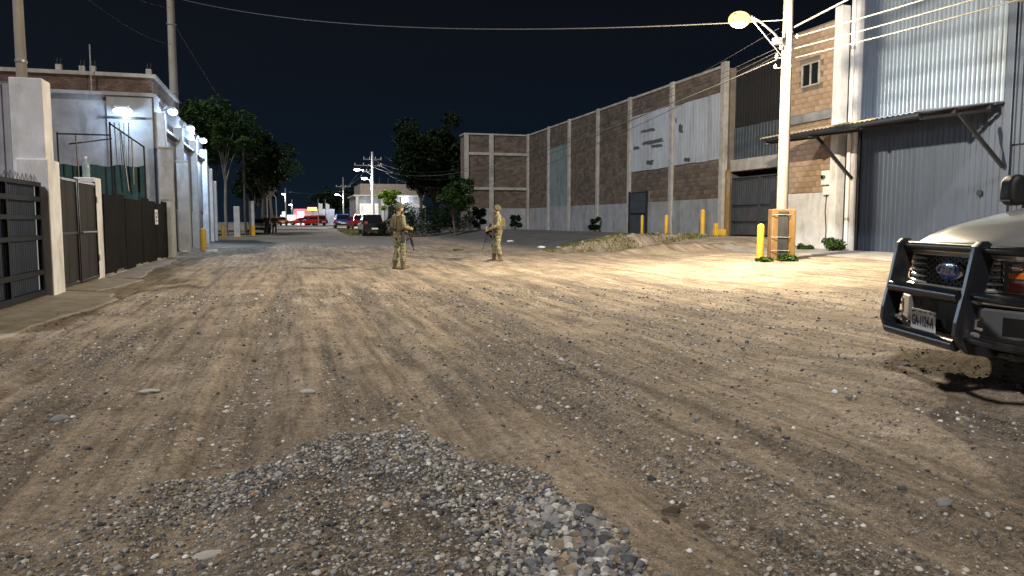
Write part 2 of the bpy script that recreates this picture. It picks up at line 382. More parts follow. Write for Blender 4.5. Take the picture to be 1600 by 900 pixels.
c1 = mix(attr('lot'), c1, ramp(noise(.8, 8), [(.3, (.05, .05, .052)), (.7, (.1, .098, .097))]))
L(c1, b.inputs['Base Color'])
bp = n.new('ShaderNodeBump'); bp.inputs['Strength'].default_value = 1.0; bp.inputs['Distance'].default_value = .02
L(noise(75, 6, .75), bp.inputs['Height']); L(bp.outputs[0], b.inputs['Normal'])
me.materials.append(gm)
ground = structure(link('ground', me)); ground['label'] = 'rutted dirt road strewn with gravel running between yards'
def gz(X, Y): return float(ground_z(np.array([X]), np.array([Y]))[0])
def gzl(l, s):
    p = W(l, s); return gz(p.x, p.y)

# ------------------------------------------------------------------ loose stones: joined, uncountable
def ico():
    b = bmesh.new(); bmesh.ops.create_icosphere(b, subdivisions=1, radius=1); b.verts.ensure_lookup_table()
    v = np.array([q.co[:] for q in b.verts]); f = np.array([[q.index for q in p.verts] for p in b.faces]); b.free(); return v, f
IV, IF = ico()
TPL = []
for k in range(14):
    q = IV*(1 + RNG.uniform(-.28, .22, (len(IV), 1))); q = q*np.array([1, RNG.uniform(.6, .95), RNG.uniform(.42, .75)]); TPL.append(q)
PAL = np.array([(.2, .2, .21), (.125, .128, .14), (.28, .272, .262), (.36, .35, .33), (.52, .49, .45), (.24, .19, .14), (.33, .26, .19), (.07, .07, .078), (.72, .7, .67), (.36, .24, .14)])
def scatter(name, X, Y, size, label, pw, sink=.35, smooth=False):
    n = len(X); Z = ground_z(X, Y); ti = RNG.integers(0, len(TPL), n); V = np.array(TPL)[ti]*size[:, None, None]
    a = RNG.uniform(0, 2*np.pi, n); tl = RNG.normal(0, .35, n); c, s = np.cos(a), np.sin(a)
    ct, st = np.cos(tl), np.sin(tl)
    y2 = V[..., 1]*ct[:, None] - V[..., 2]*st[:, None]; z2 = V[..., 1]*st[:, None] + V[..., 2]*ct[:, None]
    x3 = V[..., 0]*c[:, None] - y2*s[:, None]; y3 = V[..., 0]*s[:, None] + y2*c[:, None]
    co = np.stack([x3 + X[:, None], y3 + Y[:, None], z2 + (Z + size*(.5-sink)*.9)[:, None]], -1).reshape(-1, 3)
    nv = len(IV); F = (IF[None] + (np.arange(n)*nv)[:, None, None]).reshape(-1, 3)
    me = bpy.data.meshes.new(name); me.vertices.add(len(co)); me.vertices.foreach_set('co', co.ravel().astype(np.float32))
    me.loops.add(F.size); me.loops.foreach_set('vertex_index', F.ravel().astype(np.int32))
    me.polygons.add(len(F)); me.polygons.foreach_set('loop_start', (np.arange(len(F))*3).astype(np.int32))
    if smooth: me.polygons.foreach_set('use_smooth', np.ones(len(F), bool))
    me.update(calc_edges=True)
    ci = RNG.choice(len(PAL), n, p=np.array(pw)/sum(pw)); C = PAL[ci]*RNG.uniform(.65, 1.25, (n, 1))
    C = np.repeat(np.concatenate([C, np.ones((n, 1))], 1), nv, 0)
    at = me.attributes.new('tint', 'FLOAT_COLOR', 'POINT'); at.data.foreach_set('color', np.clip(C, 0, .8).ravel().astype(np.float32))
    me.materials.append(m_gravel); o = link(name, me); tag(o, label, 'gravel', kind='stuff'); return o
m_gravel = bpy.data.materials.new('gravel_stones'); m_gravel.use_nodes = True
_n = m_gravel.node_tree.nodes; _b = _n['Principled BSDF']; _b.inputs['Roughness'].default_value = .8; _b.inputs['Specular IOR Level'].default_value = .3
_a = _n.new('ShaderNodeAttribute'); _a.attribute_name = 'tint'; _q = _n.new('ShaderNodeTexNoise'); _q.inputs['Scale'].default_value = 120
_m = _n.new('ShaderNodeMix'); _m.data_type = 'RGBA'; _m.blend_type = 'MULTIPLY'; _m.inputs[0].default_value = .6
_r = _n.new('ShaderNodeValToRGB'); _r.color_ramp.elements[0].position = .3; _r.color_ramp.elements[0].color = (.55, .52, .5, 1); _r.color_ramp.elements[1].position = .65
_l = m_gravel.node_tree.links.new; _l(_q.outputs['Fac'], _r.inputs[0]); _l(_a.outputs['Color'], _m.inputs[6]); _l(_r.outputs[0], _m.inputs[7]); _l(_m.outputs[2], _b.inputs['Base Color'])
# dense patch
N = 120000; X = RNG.uniform(-3.2, 1.2, N); Y = RNG.uniform(1.9, 5.4, N)
k = patch_mask(X, Y) > RNG.uniform(.03, 1.25, N)
X, Y = X[k], Y[k]; sz = np.clip(RNG.lognormal(math.log(.0072), .44, len(X)), .0035, .024)*(1 + .95*sm(X, -.3, .2)*(1-sm(Y, 3.1, 3.7)))
scatter('gravel', X, Y, sz, 'thick spread of loose grey crushed gravel on the dirt', [4, 3.4, 4.5, 4, 3, 2.6, 1.6, 2.6, 1.0, .3], .34)
# chips strewn over the road, denser along the rough strips
N = 225000; rr = 1.9 + 13*RNG.uniform(0, 1, N)**1.35; an = RNG.uniform(-.85, .85, N); X = rr*np.sin(an)*1.1; Y = rr*np.cos(an)
k = (rough_mask(X, Y)*.6 + .09 + .35*sm(fbm(X*2.2, Y*2.2, 66), .5, .7)) > RNG.uniform(0, 1.6, N)
X, Y = X[k], Y[k]; sz = np.clip(RNG.lognormal(math.log(.0056), .5, len(X)), .003, .028)*(.82 + .07*np.hypot(X, Y))
scatter('gravel_chips', X, Y, sz, 'thin scatter of small stone chips over the rutted dirt road', [2.5, 2.5, 3, 3.4, 4, 3, 3.4, 4, 2.2, .15], .42)
# countable larger stones
def stone(name, X, Y, r, sq, mat, label, rz=0, group=None):
    b = bmesh.new(); bmesh.ops.create_icosphere(b, subdivisions=3, radius=1)
    sd = random.random()*50
    for v in b.verts:
        q = fbm(np.array([v.co.x*1.3+sd]), np.array([v.co.y*1.3+v.co.z*1.7+sd]), 3, 3)[0]
        v.co *= (.72 + .56*q)
    for f in b.faces: f.smooth = True
    me = bpy.data.meshes.new(name); b.to_mesh(me); b.free(); me.materials.append(mat)
    o = link(name, me); o.scale = (r, r*sq[0], r*sq[1]); o.rotation_euler = (0, 0, rz); o.location = (X, Y, gz(X, Y)+r*sq[1]*.12); return tag(o, label, 'stone' if mat != m_clod else 'clod', group)
stone('stone', -2.94, 4.91, .055, (.55, .5), m_stone, 'blue-grey wedge-shaped stone lying alone on tan dirt', .5)
stone('stone', 1.89, 3.27, .034, (.75, .65), m_stone, 'smooth rounded grey stone alone on the bare dirt ahead of the truck', .3)
stone('stone', -1.51, 5.58, .055, (.6, .4), m_palestone, 'long flat whitish stone half buried beyond the gravel spread', .1)
stone('stone', -2.75, 5.75, .075, (.7, .25), m_palestone, 'broad pale stone worn flush with the tan dirt', .2)
stone('stone', -1.2, 2.93, .06, (.6, .3), m_palestone, 'flat pale stone lying among the loose grey gravel', .4)
for k, (x, y, r, lb) in enumerate([(.72, 3.36, .048, 'longest broken clod of dark dry soil beside the gravel tongue'), (.66, 3.2, .032, 'small squat clod of dry soil below the longest clod'),
                                   (.82, 3.22, .036, 'tilted clod of dry soil next to the squat clod'), (.79, 3.47, .034, 'upright clod of dry soil topping the clod cluster')]):
    stone('soil_clod', x, y, r, (.45, .5), m_clod, lb, k*1.3 + .4, 'clods of dry soil')
# ================================================================== RIGHT SIDE: warehouse, gate bay, block house, shed
LW = 18.5
def block_mesh(w, mat, name='block'):
    return MB().box(0, .09, 0, w, 0, .19).mesh(name, mat)
BM = {}
def lay_blocks(parent, org, s0, s1, z0, z1, l, mat, single, holes=(), joined=None):
    """courses of blocks on the face l = const; single: each its own object"""
    zc = z0; row = 0
    while zc + .1 < z1:
        h = min(.19, z1-zc-.01); s = s0 - (.2 if row % 2 else 0)
        while s < s1 - .02:
            a = max(s, s0) + .005; c = min(s+.4, s1) - .005
            if c - a > .05 and not any(a < h1 and c > h0 and zc < hz1 and zc+h > hz0 for h0, h1, hz0, hz1 in holes):
                jut = random.uniform(-.004, .006)
                if single:
                    kx = (round(c-a, 2), round(h, 2), mat.name)
                    if kx not in BM: BM[kx] = MB().box(0, .1, 0, kx[0], 0, kx[1]).mesh('block', mat)
                    o = link('block', BM[kx], parent); o.location = (l - jut - org[0] - .015, a - org[1], zc - org[2])
                else:
                    joined.box(l - jut - .015, l + .08, a, c, zc, zc+h)
            s += .4
        zc += .2; row += 1
# ---------------- warehouse
wh, og = st_thing('warehouse', 'long windowless brown block warehouse with concrete pillars and white plastered foot', 'warehouse', 24, 45, 0)
MB(og).box(LW, 31, 30.3, 66, 0, 7.95).build('wall', m_mortar, wh)
MB(og).box(13.4, LW, 58.95, 60.6, 0, 7.95).build('wing_wall', m_mortar, wh)
PIL = [30.2, 34.9, 39.8, 44.4, 49.4, 53.7, 58.7]
for k, s in enumerate(PIL):
    MB(og).box(LW-.13, LW+.1, s-.17, s+.17, .2, 8.05 + (.12 if k == 0 else .05)).build('pillar', m_concrete, wh, bevel=.015)
for l in (13.5, 15.5):
    MB(og).box(l-.17, l+.17, 58.95-.13, 58.99, .2, 8.02).build('pillar', m_concrete, wh, bevel=.015)
for z in (3.8, 6.5):
    for l0, l1 in ((13.67, 15.33), (15.67, 18.36)):
        MB(og).box(l0, l1, 58.85, 58.97, z-.1, z+.1).build('beam', m_concrete, wh, bevel=.01)
MB(og).box(LW-.05, LW+.2, 30.37, 58.6, 7.95, 8.07).build('coping', m_concrete, wh, bevel=.01)
MB(og).box(13.32, 18.36, 58.88, 59.15, 7.95, 8.07).build('coping', m_concrete, wh, bevel=.01)
MB(og).box(13.32, 13.52, 59.15, 60.6, 7.95, 8.07).build('coping', m_concrete, wh)
for k in range(6):
    a, c = PIL[k]+.17, PIL[k+1]-.17
    MB(og).box(LW-.045, LW+.05, a, c, .1, 2.28 + random.uniform(-.03, .03)).build('plaster_foot', m_plaster, wh, bevel=.01)
MB(og).box(13.67, 18.36, 58.9, 58.99, .1, 2.27).build('plaster_foot', m_plaster, wh)
for k in range(6):
    a, c = PIL[k]+.17, PIL[k+1]-.17
    zs = [(2.3, 7.95)]
    if k == 0: zs = [(2.3, 3.98), (6.92, 7.95)]
    if k == 1: zs = [(2.3, 3.95), (7.02, 7.95)]
    if k == 4: zs = [(6.5, 7.95)]
    j = MB(og) if k > 1 else None
    for z0, z1 in zs:
        lay_blocks(wh, og, a, c, z0, z1, LW, m_block, k < 2, [(37.45, 39.65, 0, 2.9)] if k == 1 else (), j)
    if j:
        tag(j.build('blockwork', m_block, wh), None, kind='stuff')
j = MB(og)                                                       # wing front
for l0, l1 in ((13.67, 15.33), (15.67, 18.36)):
    for z0, z1 in ((2.28, 3.7), (3.9, 6.4), (6.6, 7.95)):
        zc = z0; row = 0
        while zc + .1 < z1:
            l = l0 - (.2 if row % 2 else 0)
            while l < l1:
                a, c = max(l, l0)+.005, min(l+.4, l1)-.005
                if c-a > .05: j.box(a, c, 58.95-.015-random.uniform(0, .008), 59, zc, min(zc+.19, z1))
                l += .4
            zc += .2; row += 1
tag(j.build('blockwork', m_block, wh), None, kind='stuff')
# sheets covering old openings
def sheets(a, c, z0, z1, n, mat, nm='sheet'):
    for i in range(n):
        w0 = a + (c-a)*i/n + .008; w1 = a + (c-a)*(i+1)/n - .008
        MB(og).ribs(w0, w1, z0 + random.uniform(-.02, .02), z1 + random.uniform(-.02, .02), LW-.03-.004*i, .3, .007).build(nm, mat, wh)
sheets(30.4, 34.7, 4.0, 6.9, 4, m_panelwhite)
sheets(35.1, 39.6, 3.97, 7.0, 4, m_panelwhite)
sheets(49.6, 53.5, 2.3, 6.5, 3, m_panelgreen)
def blotch(s, z, w, h, nm='torn_patch'):
    poly = []
    for i in range(28):
        a = 2*math.pi*i/28; ca, sa = math.cos(a), math.sin(a); q = 1/max(abs(ca), abs(sa))*random.uniform(.6, 1.0)
        poly.append((s + w/2*ca*q, z + h/2*sa*q + .12*ca*h))
    MB(og).prism(poly, 0, LW-.058, LW-.054).build(nm, m_peel, wh)
m_peel = M('bare_sheet_patch', (.07, .07, .075), var=.4)
for q in [(37.6, 6.05, 1.9, .16), (37.0, 5.4, 2.6, .22), (38.9, 5.25, .9, .2), (36.5, 5.15, 1.5, .16), (37.3, 4.35, .9, .28), (34.0, 5.75, .5, .5), (33.3, 4.2, .7, .2), (34.5, 6.2, .14, .3)]: blotch(*q)
dr = MB(og).box(LW-.09, LW-.05, 37.5, 39.6, .55, 2.85).build('doorway', m_black, wh)
MB(og).box(LW-.12, LW-.09, 37.6, 39.5, 1.7, 2.78).build('pane', m_darkpanel, dr)
MB(og).box(LW-.12, LW-.09, 37.6, 39.5, .6, 1.6).build('lower_panel', m_darkpanel, dr)
for s0 in (37.45, 39.6): MB(og).box(LW-.15, LW-.05, s0, s0+.07, .5, 2.9).build('frame', m_black, dr)
# ---------------- gate bay between warehouse and block house
gb, og2 = st_thing('gate_bay', 'recessed dark gateway bay with steel sheet wall above a concrete lintel', 'gateway', 20, 28, .5)
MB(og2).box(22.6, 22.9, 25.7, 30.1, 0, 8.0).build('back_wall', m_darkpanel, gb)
m_shade = M('shade_sheet', (.007, .007, .008), rough=.9, var=.4)  # near-black sheet closing the unlit opening, its shade put into the colour
for i in range(4):
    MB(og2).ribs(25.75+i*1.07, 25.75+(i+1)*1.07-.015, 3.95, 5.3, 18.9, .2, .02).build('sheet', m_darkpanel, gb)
    MB(og2).ribs(25.75+i*1.07, 25.75+(i+1)*1.07-.015, 5.32, 7.9, 18.93, .2, .02).build('shade_sheet', m_shade, gb)
MB(og2).box(18.75, 19.1, 25.72, 30.02, 3.42, 3.92).build('lintel', m_concrete, gb, bevel=.02)
MB(og2).box(18.85, 22.6, 25.72, 30.02, 3.8, 3.9).build('slab', m_concrete, gb)
for i, s0 in enumerate((25.85, 27.9)):
    g = thing('sheet_gate', ['dark steel sheet gate leaf with a wicket door, beside the tan block house', 'plain dark steel sheet gate leaf beside the long block warehouse'][i], 'gate', W(18.85, s0, .6), TH, 'leaves of the recessed gate')
    o3 = (18.85, s0, .6)
    for j2 in range(4): MB(o3).ribs(s0+.03+j2*.49, s0+.03+(j2+1)*.49-.008, .68, 3.15, 18.85, .16, .012).build('sheet', m_gatedark, g)
    for z in (.68, 1.25, 1.95, 3.1): MB(o3).box(18.77, 18.83, s0, s0+2.0, z, z+.06).build('rail', m_gatedark, g, bevel=.006)
    for s1 in (s0, s0+1.94): MB(o3).box(18.775, 18.828, s1, s1+.06, .74, 3.1).build('stile', m_gatedark, g)
    if i == 0:
        dd = MB(o3).box(18.72, 18.765, s0+.35, s0+1.15, .8, 2.5).build('wicket_door', m_gatedark, g, bevel=.008)
        MB(o3).box(18.68, 18.72, s0+1.0, s0+1.04, 1.5, 1.7).build('handle', m_steel, dd)
MB(og2).box(18.45, 18.6, 29.78, 29.95, .3, 3.5).build('yellow_post', m_yellowold, gb, bevel=.01)
# ---------------- tan block house with small window
bh, og3 = st_thing('block_house', 'tan concrete block house with one small high window and whitewashed foot', 'building', 20, 24, .1)
MB(og3).box(LW+.08, 27, 22.95, 25.68, 0, 8.3).build('wall', m_mortar, bh)
lay_blocks(bh, og3, 23.0, 25.66, 2.32, 4.88, LW+.06, m_blockwarm, True)
lay_blocks(bh, og3, 23.0, 25.66, 5.24, 8.25, LW+.06, m_blockwarm, True, [(24.0, 25.0, 6.2, 7.05)])
MB(og3).box(LW-.01, LW+.1, 23.0, 25.66, 4.9, 5.22).build('band', m_plaster, bh, bevel=.01)
MB(og3).box(LW+.0, LW+.1, 23.0, 25.66, .05, 2.3).build('plaster_foot', m_whitewall, bh, bevel=.01)
wn = MB(og3).box(LW+.05, LW+.075, 24.02, 24.98, 6.22, 7.02).build('window', m_glass, bh)
for a, c, z0, z1 in ((24.0, 24.05, 6.2, 7.05), (24.95, 25.0, 6.2, 7.05), (24.05, 24.95, 6.2, 6.25), (24.05, 24.95, 7.0, 7.05), (24.48, 24.52, 6.25, 7.0)):
    MB(og3).box(LW+.01, LW+.07, a, c, z0, z1).build('frame', m_concrete, wn)
MB(og3).box(LW-.2, LW+.15, 22.62, 22.98, .05, 8.6).build('pillar', m_whitewall, bh, bevel=.015)
mt = thing('meter_box', 'white electric meter boxes with cables on the block house pillar', 'meter box', W(LW-.02, 23.15, 2.2), TH)
o4 = (LW-.02, 23.15, 2.2)
MB(o4).box(LW-.2, LW-.01, 23.0, 23.42, 2.55, 3.05).build('upper_box', m_plastic, mt, bevel=.015)
MB(o4).box(LW-.17, LW-.01, 23.04, 23.36, 2.2, 2.5).build('lower_box', m_plastic, mt, bevel=.015)
MB(o4).lathe([(.07, -.1), (.07, 0), (.05, .02)], (LW-.2, 23.25, 2.82), 14, 0).build('dial', m_glass, mt, smooth=True)
for q in (23.1, 23.28): MB(o4).tube([(LW-.05, q, 2.2), (LW-.06, q+.04, 1.6), (LW-.05, q-.03, 1.0), (LW-.04, q+.02, .35)], .014, 6).build('cable', m_wiredark, mt, smooth=True)
# ---------------- metal shed: corrugated upper wall, big door
sh, og5 = st_thing('metal_shed', 'tall shed clad in pale corrugated sheet with a wide blue-grey sheet door', 'shed', 20, 18, 0)
MB(og5).box(LW+.1, 27, 8.5, 22.3, 0, 9.6).build('wall', m_darkpanel, sh)
for i in range(7):
    a = 16.3 + i*.785; MB(og5).ribs(a, a+.78, 4.42 + random.uniform(-.02, .02), 9.6, LW+.03-.006*(i % 2), .155, .045).build('siding_sheet', m_siding, sh)
for i in range(9):
    a = 8.9 + i*.8; MB(og5).ribs(a, a+.79, 3.3, 9.6, LW+.03, .155, .045).build('siding_sheet', m_doorblue, sh)
for i in range(9):
    a = 8.9 + i*.8; MB(og5).ribs(a, a+.79, .2, 3.25, LW+.04, .155, .03).build('siding_sheet', m_doorblue, sh)
door = MB(og5).box(LW+.06, LW+.1, 16.32, 21.75, .2, 4.42).build('sheet_door', m_black, sh)
for i in range(7):
    a = 16.34 + i*.772; MB(og5).ribs(a, a+.766, .22, 4.4, LW+.05, .2, .022).build('door_sheet', m_doorblue, door)
MB(og5).lathe([(.09, -.03), (.09, 0), (.04, .02)], (LW-.0, 17.0, 2.05), 14, 0).build('lock_plate', m_black, door, smooth=True)
MB(og5).box(LW-.1, LW+.12, 21.85, 22.28, 0, 8.9).build('pillar', m_whitewall, sh, bevel=.015)
MB(og5).box(LW-.02, LW+.1, 21.72, 21.85, .1, 4.42).build('door_post', m_black, sh)
MB(og5).box(LW-.06, LW+.1, 16.1, 16.32, .1, 9.6).build('corner_post', m_doorblue, sh, bevel=.01)
MB(og5).tube([(LW-.18, 22.06, .3), (LW-.18, 22.06, 4.0), (LW-.18, 22.06, 8.8)], .06, 10).build('downpipe', m_plastic, sh, smooth=True)
for z in (1.3, 4.2, 7.0): MB(og5).lathe([(.08, 0), (.08, .1)], (LW-.18, 22.06, z), 12).build('pipe_clip', m_steel, sh)
MB(og5).box(LW-.9, LW, 15.4, 16.05, 6.95, 7.25).build('wall_box', m_concrete, sh, bevel=.02)
# canopy
cn = thing('canopy', 'rusty corrugated sheet canopy on black steel braces over the wide shed door', 'canopy', W(LW, 19, 4.4), TH); o6 = (LW, 19, 4.4)
LF = 16.5
def ce(l, k): t_ = (l-LF)/(LW-LF); return (17.2-.9*t_) if k == 0 else (24.4-1.0*t_)    # skewed ends
def cz(l): return 4.22 + (l-LF)/(LW-LF)*.24
n = 9
for i in range(n):
    b_ = MB(o6); vs = []; fs = []
    m = 16
    for t in (0, .01):
        for l in (LF-.06, LW-.02):
            for k in range(m+1):
                a = ce(l, 0) + (ce(l, 1)-ce(l, 0))*i/n; c = ce(l, 0) + (ce(l, 1)-ce(l, 0))*(i+1)/n + .02; s = a + (c-a)*k/m; vs.append((l, s, cz(l) + .012*(i % 2)*.5 + .018*math.sin(k/m*math.pi*8) + t*(3.5 if l < LF else 1)))
    q = m+1
    for k in range(m):
        fs += [(k, k+1, q+k+1, q+k), (2*q+k+1, 2*q+k, 3*q+k, 3*q+k+1), (k+1, k, 2*q+k, 2*q+k+1), (q+k, q+k+1, 3*q+k+1, 3*q+k)]
    fs += [(0, q, 3*q, 2*q), (m, 2*q+m, 3*q+m, q+m)]
    b_.add(vs, fs).build('roof_sheet', m_rust if i > 1 else m_siding, cn, smooth=60)
for l in (LF+.09, 17.4, LW-.3): MB(o6).bar((l, ce(l, 0)+.05, cz(l)-.09), (l, ce(l, 1)-.05, cz(l)-.09), .08, .12).build('purlin', m_black, cn)
for t0 in (.01, .33, .66, .99): MB(o6).bar((LF+.1, ce(LF, 0)*(1-t0)+ce(LF, 1)*t0, cz(LF+.1)-.18), (LW-.3, ce(LW-.3, 0)*(1-t0)+ce(LW-.3, 1)*t0, cz(LW-.3)-.18), .07, .08).build('rafter', m_black, cn)
for s in (16.2, 21.95): MB(o6).bar((LW-.12, s, 2.7), (17.2, s+.35, cz(17.2)-.2), .09, .09).build('brace', m_black, cn)
MB(o6).bar((LF+.0, ce(LF, 0), cz(LF)-.075), (LF+.0, ce(LF, 1), cz(LF)-.075), .04, .08).build('fascia', m_black, cn)
# concrete strip in front of the shed (kept a little above the dirt)
ap, o7 = st_thing('concrete_apron', 'thin worn concrete apron in front of the shed door', 'apron', 17, 19, 0)
pts = []
edge = [(15.2 + random.uniform(-.12, .12), s) for s in np.arange(12, 25.9, .5)]
vs = []; fs = []
for l, s in edge:
    for z in (-.1, gzl(l, s)+.03): vs.append((l, s, z))
    vs.append((LW+.02, s, .275))
for i in range(len(edge)-1):
    a = i*3; fs += [(a+1, a+4, a+5, a+2), (a, a+3, a+4, a+1)]
MB(o7).add(vs, fs).build('slab', m_concrete, ap)
structure(ap)
# ---------------- bollards
def bollard(l, s, h, r, label, name='bollard', group='yellow bollards on the warehouse side'):
    z = gzl(l, s)
    t = thing(name, label, 'bollard', W(l, s, z-.05), TH, group)
    MB().lathe([(r, 0), (r, h), (r*.9, h+.03), (r*.45, h+.06), (.01, h+.07)], (0, 0, 0), 16).build('post', m_yellow, t, smooth=True)
    MB().lathe([(r*1.5, 0), (r*1.5, .05), (r*1.2, .09)], (0, 0, .0), 16).build('footing', m_concrete, t, smooth=True)
bollard(12.42, 18.3, .98, .095, 'stout yellow bollard next to the boxed lamp pole')
bollard(17.75, 30.55, 1.1, .1, 'yellow bollard on the grassy bank nearest the recessed gate')
bollard(16.8, 32.15, .95, .085, 'yellow bollard before the middle of the warehouse, on the bank')
bollard(17.0, 35.1, .95, .07, 'slim yellow bollard before the dark warehouse doorway')
t = thing('yellow_barrier', 'low yellow angle barrier at the gate corner of the warehouse', 'barrier', W(17.85, 29.45, .55), TH)
MB().box(-.2, .35, -.1, .1, 0, .36).build('block', m_yellow, t, bevel=.02)
MB().box(-.18, -.02, -.08, .08, .36, .62).build('post', m_yellow, t, bevel=.015)
# ---------------- lamp pole with box, arm, luminaire
PX, PY = 7.35, 21.0; ps, pl = to_sl(PX, PY); pz = gz(PX, PY)
lp = thing('street_lamp', 'pale concrete utility pole carrying a lit street lamp and cables', 'street lamp', (PX, PY, pz-.1), TH)
def PLp(l, s, z): return (l, s, z-pz+.1)
pole = MB().tube([(0, 0, 0), (0, 0, 3), (0, 0, 6), (0, 0, 9.5)], [.155, .145, .13, .115], 14).build('pole', m_poleconc, lp, smooth=True)
AL, AS, AZ = -2.42, -1.45, 6.08
arm = MB().tube([PLp(-.12, -.06, 5.9), PLp(AL*.3, AS*.3, 6.12), PLp(AL*.6, AS*.6, 6.27), PLp(AL*.86, AS*.86, 6.3)], .03, 8).build('arm', m_steel, lp, smooth=True)
MB().tube([PLp(-.1, -.05, 5.55), PLp(AL*.35, AS*.35, 5.85), PLp(AL*.8, AS*.8, 6.28)], .014, 6).build('stay', m_steel, arm, smooth=True)
head = MB().ell((0, 0, 0), (.3, .14, .07), 18, 9).build('luminaire', m_steel, lp, smooth=True)
head.location = PLp(AL*.97, AS*.97, AZ+.1); head.rotation_euler = (0, 0, math.atan2(AS, AL))
m_lamp = EM('lamp_glow', (1, .74, .22), 1.9)
MB().ell((.03, 0, -.08), (.29, .25, .19), 18, 10).build('lens', m_lamp, head, smooth=True)
light('lamp_light', 'POINT', PLp(AL, AS, AZ-.24), 6200, (1, .85, .6), lp, .1)
for z, r in ((5.35, .137), (5.75, .135), (6.25, .132)): MB().lathe([(r, 0), (r+.012, .005), (r+.012, .06), (r, .065)], PLp(0, 0, z), 16).build('clamp_band', m_steel, lp, smooth=True)
for (l, s, z) in ((-.26, -.1, 5.85), (-.3, .02, 5.65), (.3, 0, 6.2), (.26, .05, 6.0), (-.28, .1, 5.4)):
    i_ = MB().lathe([(.03, -.05), (.05, -.03), (.03, -.01), (.05, .01), (.03, .03), (.02, .06)], PLp(l, s, z), 12).build('insulator', m_ceramic, lp, smooth=True)
    MB().tube([PLp(0, 0, z-.02), PLp(l, s, z-.05)], .012, 6).build('pin', m_steel, i_)
MB().box(-.42, -.2, -.1, .1, *(q-pz+.1 for q in (5.95, 6.12))).build('splice_box', m_steel, lp, bevel=.02)
bx = thing('pole_guard', 'worn yellow concrete guard box round the foot of the lamp pole', 'guard', (PX, PY, pz-.05), R(-8))
MB().box(-.31, .31, -.3, .3, 0, 1.42).build('box', m_yellowold, bx, bevel=.02)
MB().box(-.16, .11, -.335, -.302, .05, 1.36).build('grey_cover', M('grey_cover', (.028, .03, .034), var=.35, stain=(.08, .07, .05)), bx, bevel=.01)
for z in (.3, .66, 1.26): MB().tube([(-.32, -.31, z), (-.16, -.35, z+.01), (.11, -.345, z), (.16, -.31, z+.02)], .008, 6).build('rope', m_rope, bx, smooth=True)
MB().tube([(-.05, -.4, .02), (.02, -.45, .16), (.12, -.42, .17), (.2, -.4, .02)], .014, 6).build('cable_loop', m_rope, bx, smooth=True)
# ---------------- wires
def wire(a, b, sag, r, label, mat=m_wire, n=24, cat='wire', group=None):
    a, b = Vector(a), Vector(b); p = []
    for i in range(n+1):
        t_ = i/n; q = a.lerp(b, t_); q.z -= 4*sag*t_*(1-t_); p.append(q - a)
    o = MB().tube(p, r, 6).build('wire', mat, None, smooth=True); o.location = a; return tag(o, label, cat, group)
def PP(l, s, z):
    q = Matrix.Rotation(TH, 3, 'Z') @ Vector((l, s, 0)); return Vector((PX+q.x, PY+q.y, z))
wire((-21.0, 48, 14.9), PP(-.1, 0, 6.6), .9, .016, 'long pale cable sagging across the street to the lamp pole')
back = W(pl+.3, -24, 0)
for k, (z, dl, r, lb) in enumerate([(6.15, .12, .017, 'upper bright cable leaving the lamp pole past the corrugated wall'), (5.85, .1, .016, 'middle bright cable leaving the lamp pole past the corrugated wall'),
                                    (5.62, .15, .015, 'lowest bright cable leaving the lamp pole past the corrugated wall')]):
    q = back.copy(); q.z = z + 1.1; wire(PP(dl+.05, -.1, z), q, .8, r, lb, group='cables on the lamp pole')
q = W(pl+1.8, 4, 8.6); wire(PP(.15, -.05, 6.42), q, .05, .026, 'thick straight cable rising from the lamp pole over the block house')
far = Vector((-16.9, 95, 0))
for k, (z, z2, r, lb) in enumerate([(5.6, 8.2, .014, 'brightest cable from the lamp pole down the street along the warehouse'), (5.9, 8.9, .009, 'topmost thin cable strung past the warehouse roof'),
                                    (5.8, 8.4, .009, 'second thin cable strung past the warehouse roof'), (5.7, 7.7, .009, 'third thin cable strung past the warehouse roof'), (6.4, 9.3, .007, 'faint single wire high over the warehouse')]):
    q = far + Vector((-.8+.5*k, 0, z2)); wire(PP(-.2, .1, z), q, 2.2 + .25*k, r, lb, m_wire if k == 0 else m_wiredark, 40, group='cables along the warehouse')
# ================================================================== LEFT SIDE
LL = -3.8
# near sliding gate
g, o1 = st_thing('sliding_gate', 'navy steel sliding gate of vertical slats in a heavy frame', 'gate', LL, 11.5, .1)
G0, G1 = 8.8, 13.98
for z, h in ((.08, .1), (.42, .08), (.98, .07), (1.3, .07), (1.58, .08), (1.82, .07)): MB(o1).box(LL-.04, LL+.04, G0, G1, z, z+h).build('rail', m_gateblue, g, bevel=.006)
for s in (G0, 10.5, 12.35, G1-.07): MB(o1).box(LL-.035, LL+.035, s, s+.07, .085, 1.885).build('stile', m_gateblue, g, bevel=.006)
s = G0+.12; k = 0
slm = MB().box(-.012, .012, 0, .05, 0, 1.7).mesh('slat', m_slat)
while s < G1-.1:
    o = link('slat', slm, g); o.location = (-.055, s-11.5, .05); s += .085
for i in range(11): MB(o1).tube([(LL, 12.2+i*.16, 1.9), (LL+random.uniform(-.03, .03), 12.25+i*.16, 1.97+random.uniform(0, .05)), (LL, 12.33+i*.16, 1.9)], .004, 5).build('wire_loop', m_wiredark, g)
# wall behind that gate
gw, o2 = st_thing('side_house', 'grey ribbed wall rising behind the navy sliding gate', 'house', -5.2, 11, 0)
MB(o2).box(-9.5, -4.18, 15.05, 16.0, 0, 3.62).build('wall', m_dimwhite, gw)
m_gsheet = M('grey_ribbed_sheet', (.3, .3, .34), var=.25, rough=.6)
for i in range(5):
    q = MB(); q.ribs(0, .98, 0, 3.3, 0, .12, .02)
    q.v = [(-9.1 + i*.985 + y + 5.2, 15.02 + x - 11, z + .28) for x, y, z in q.v]; q.build('ribbed_sheet', m_gsheet, gw)
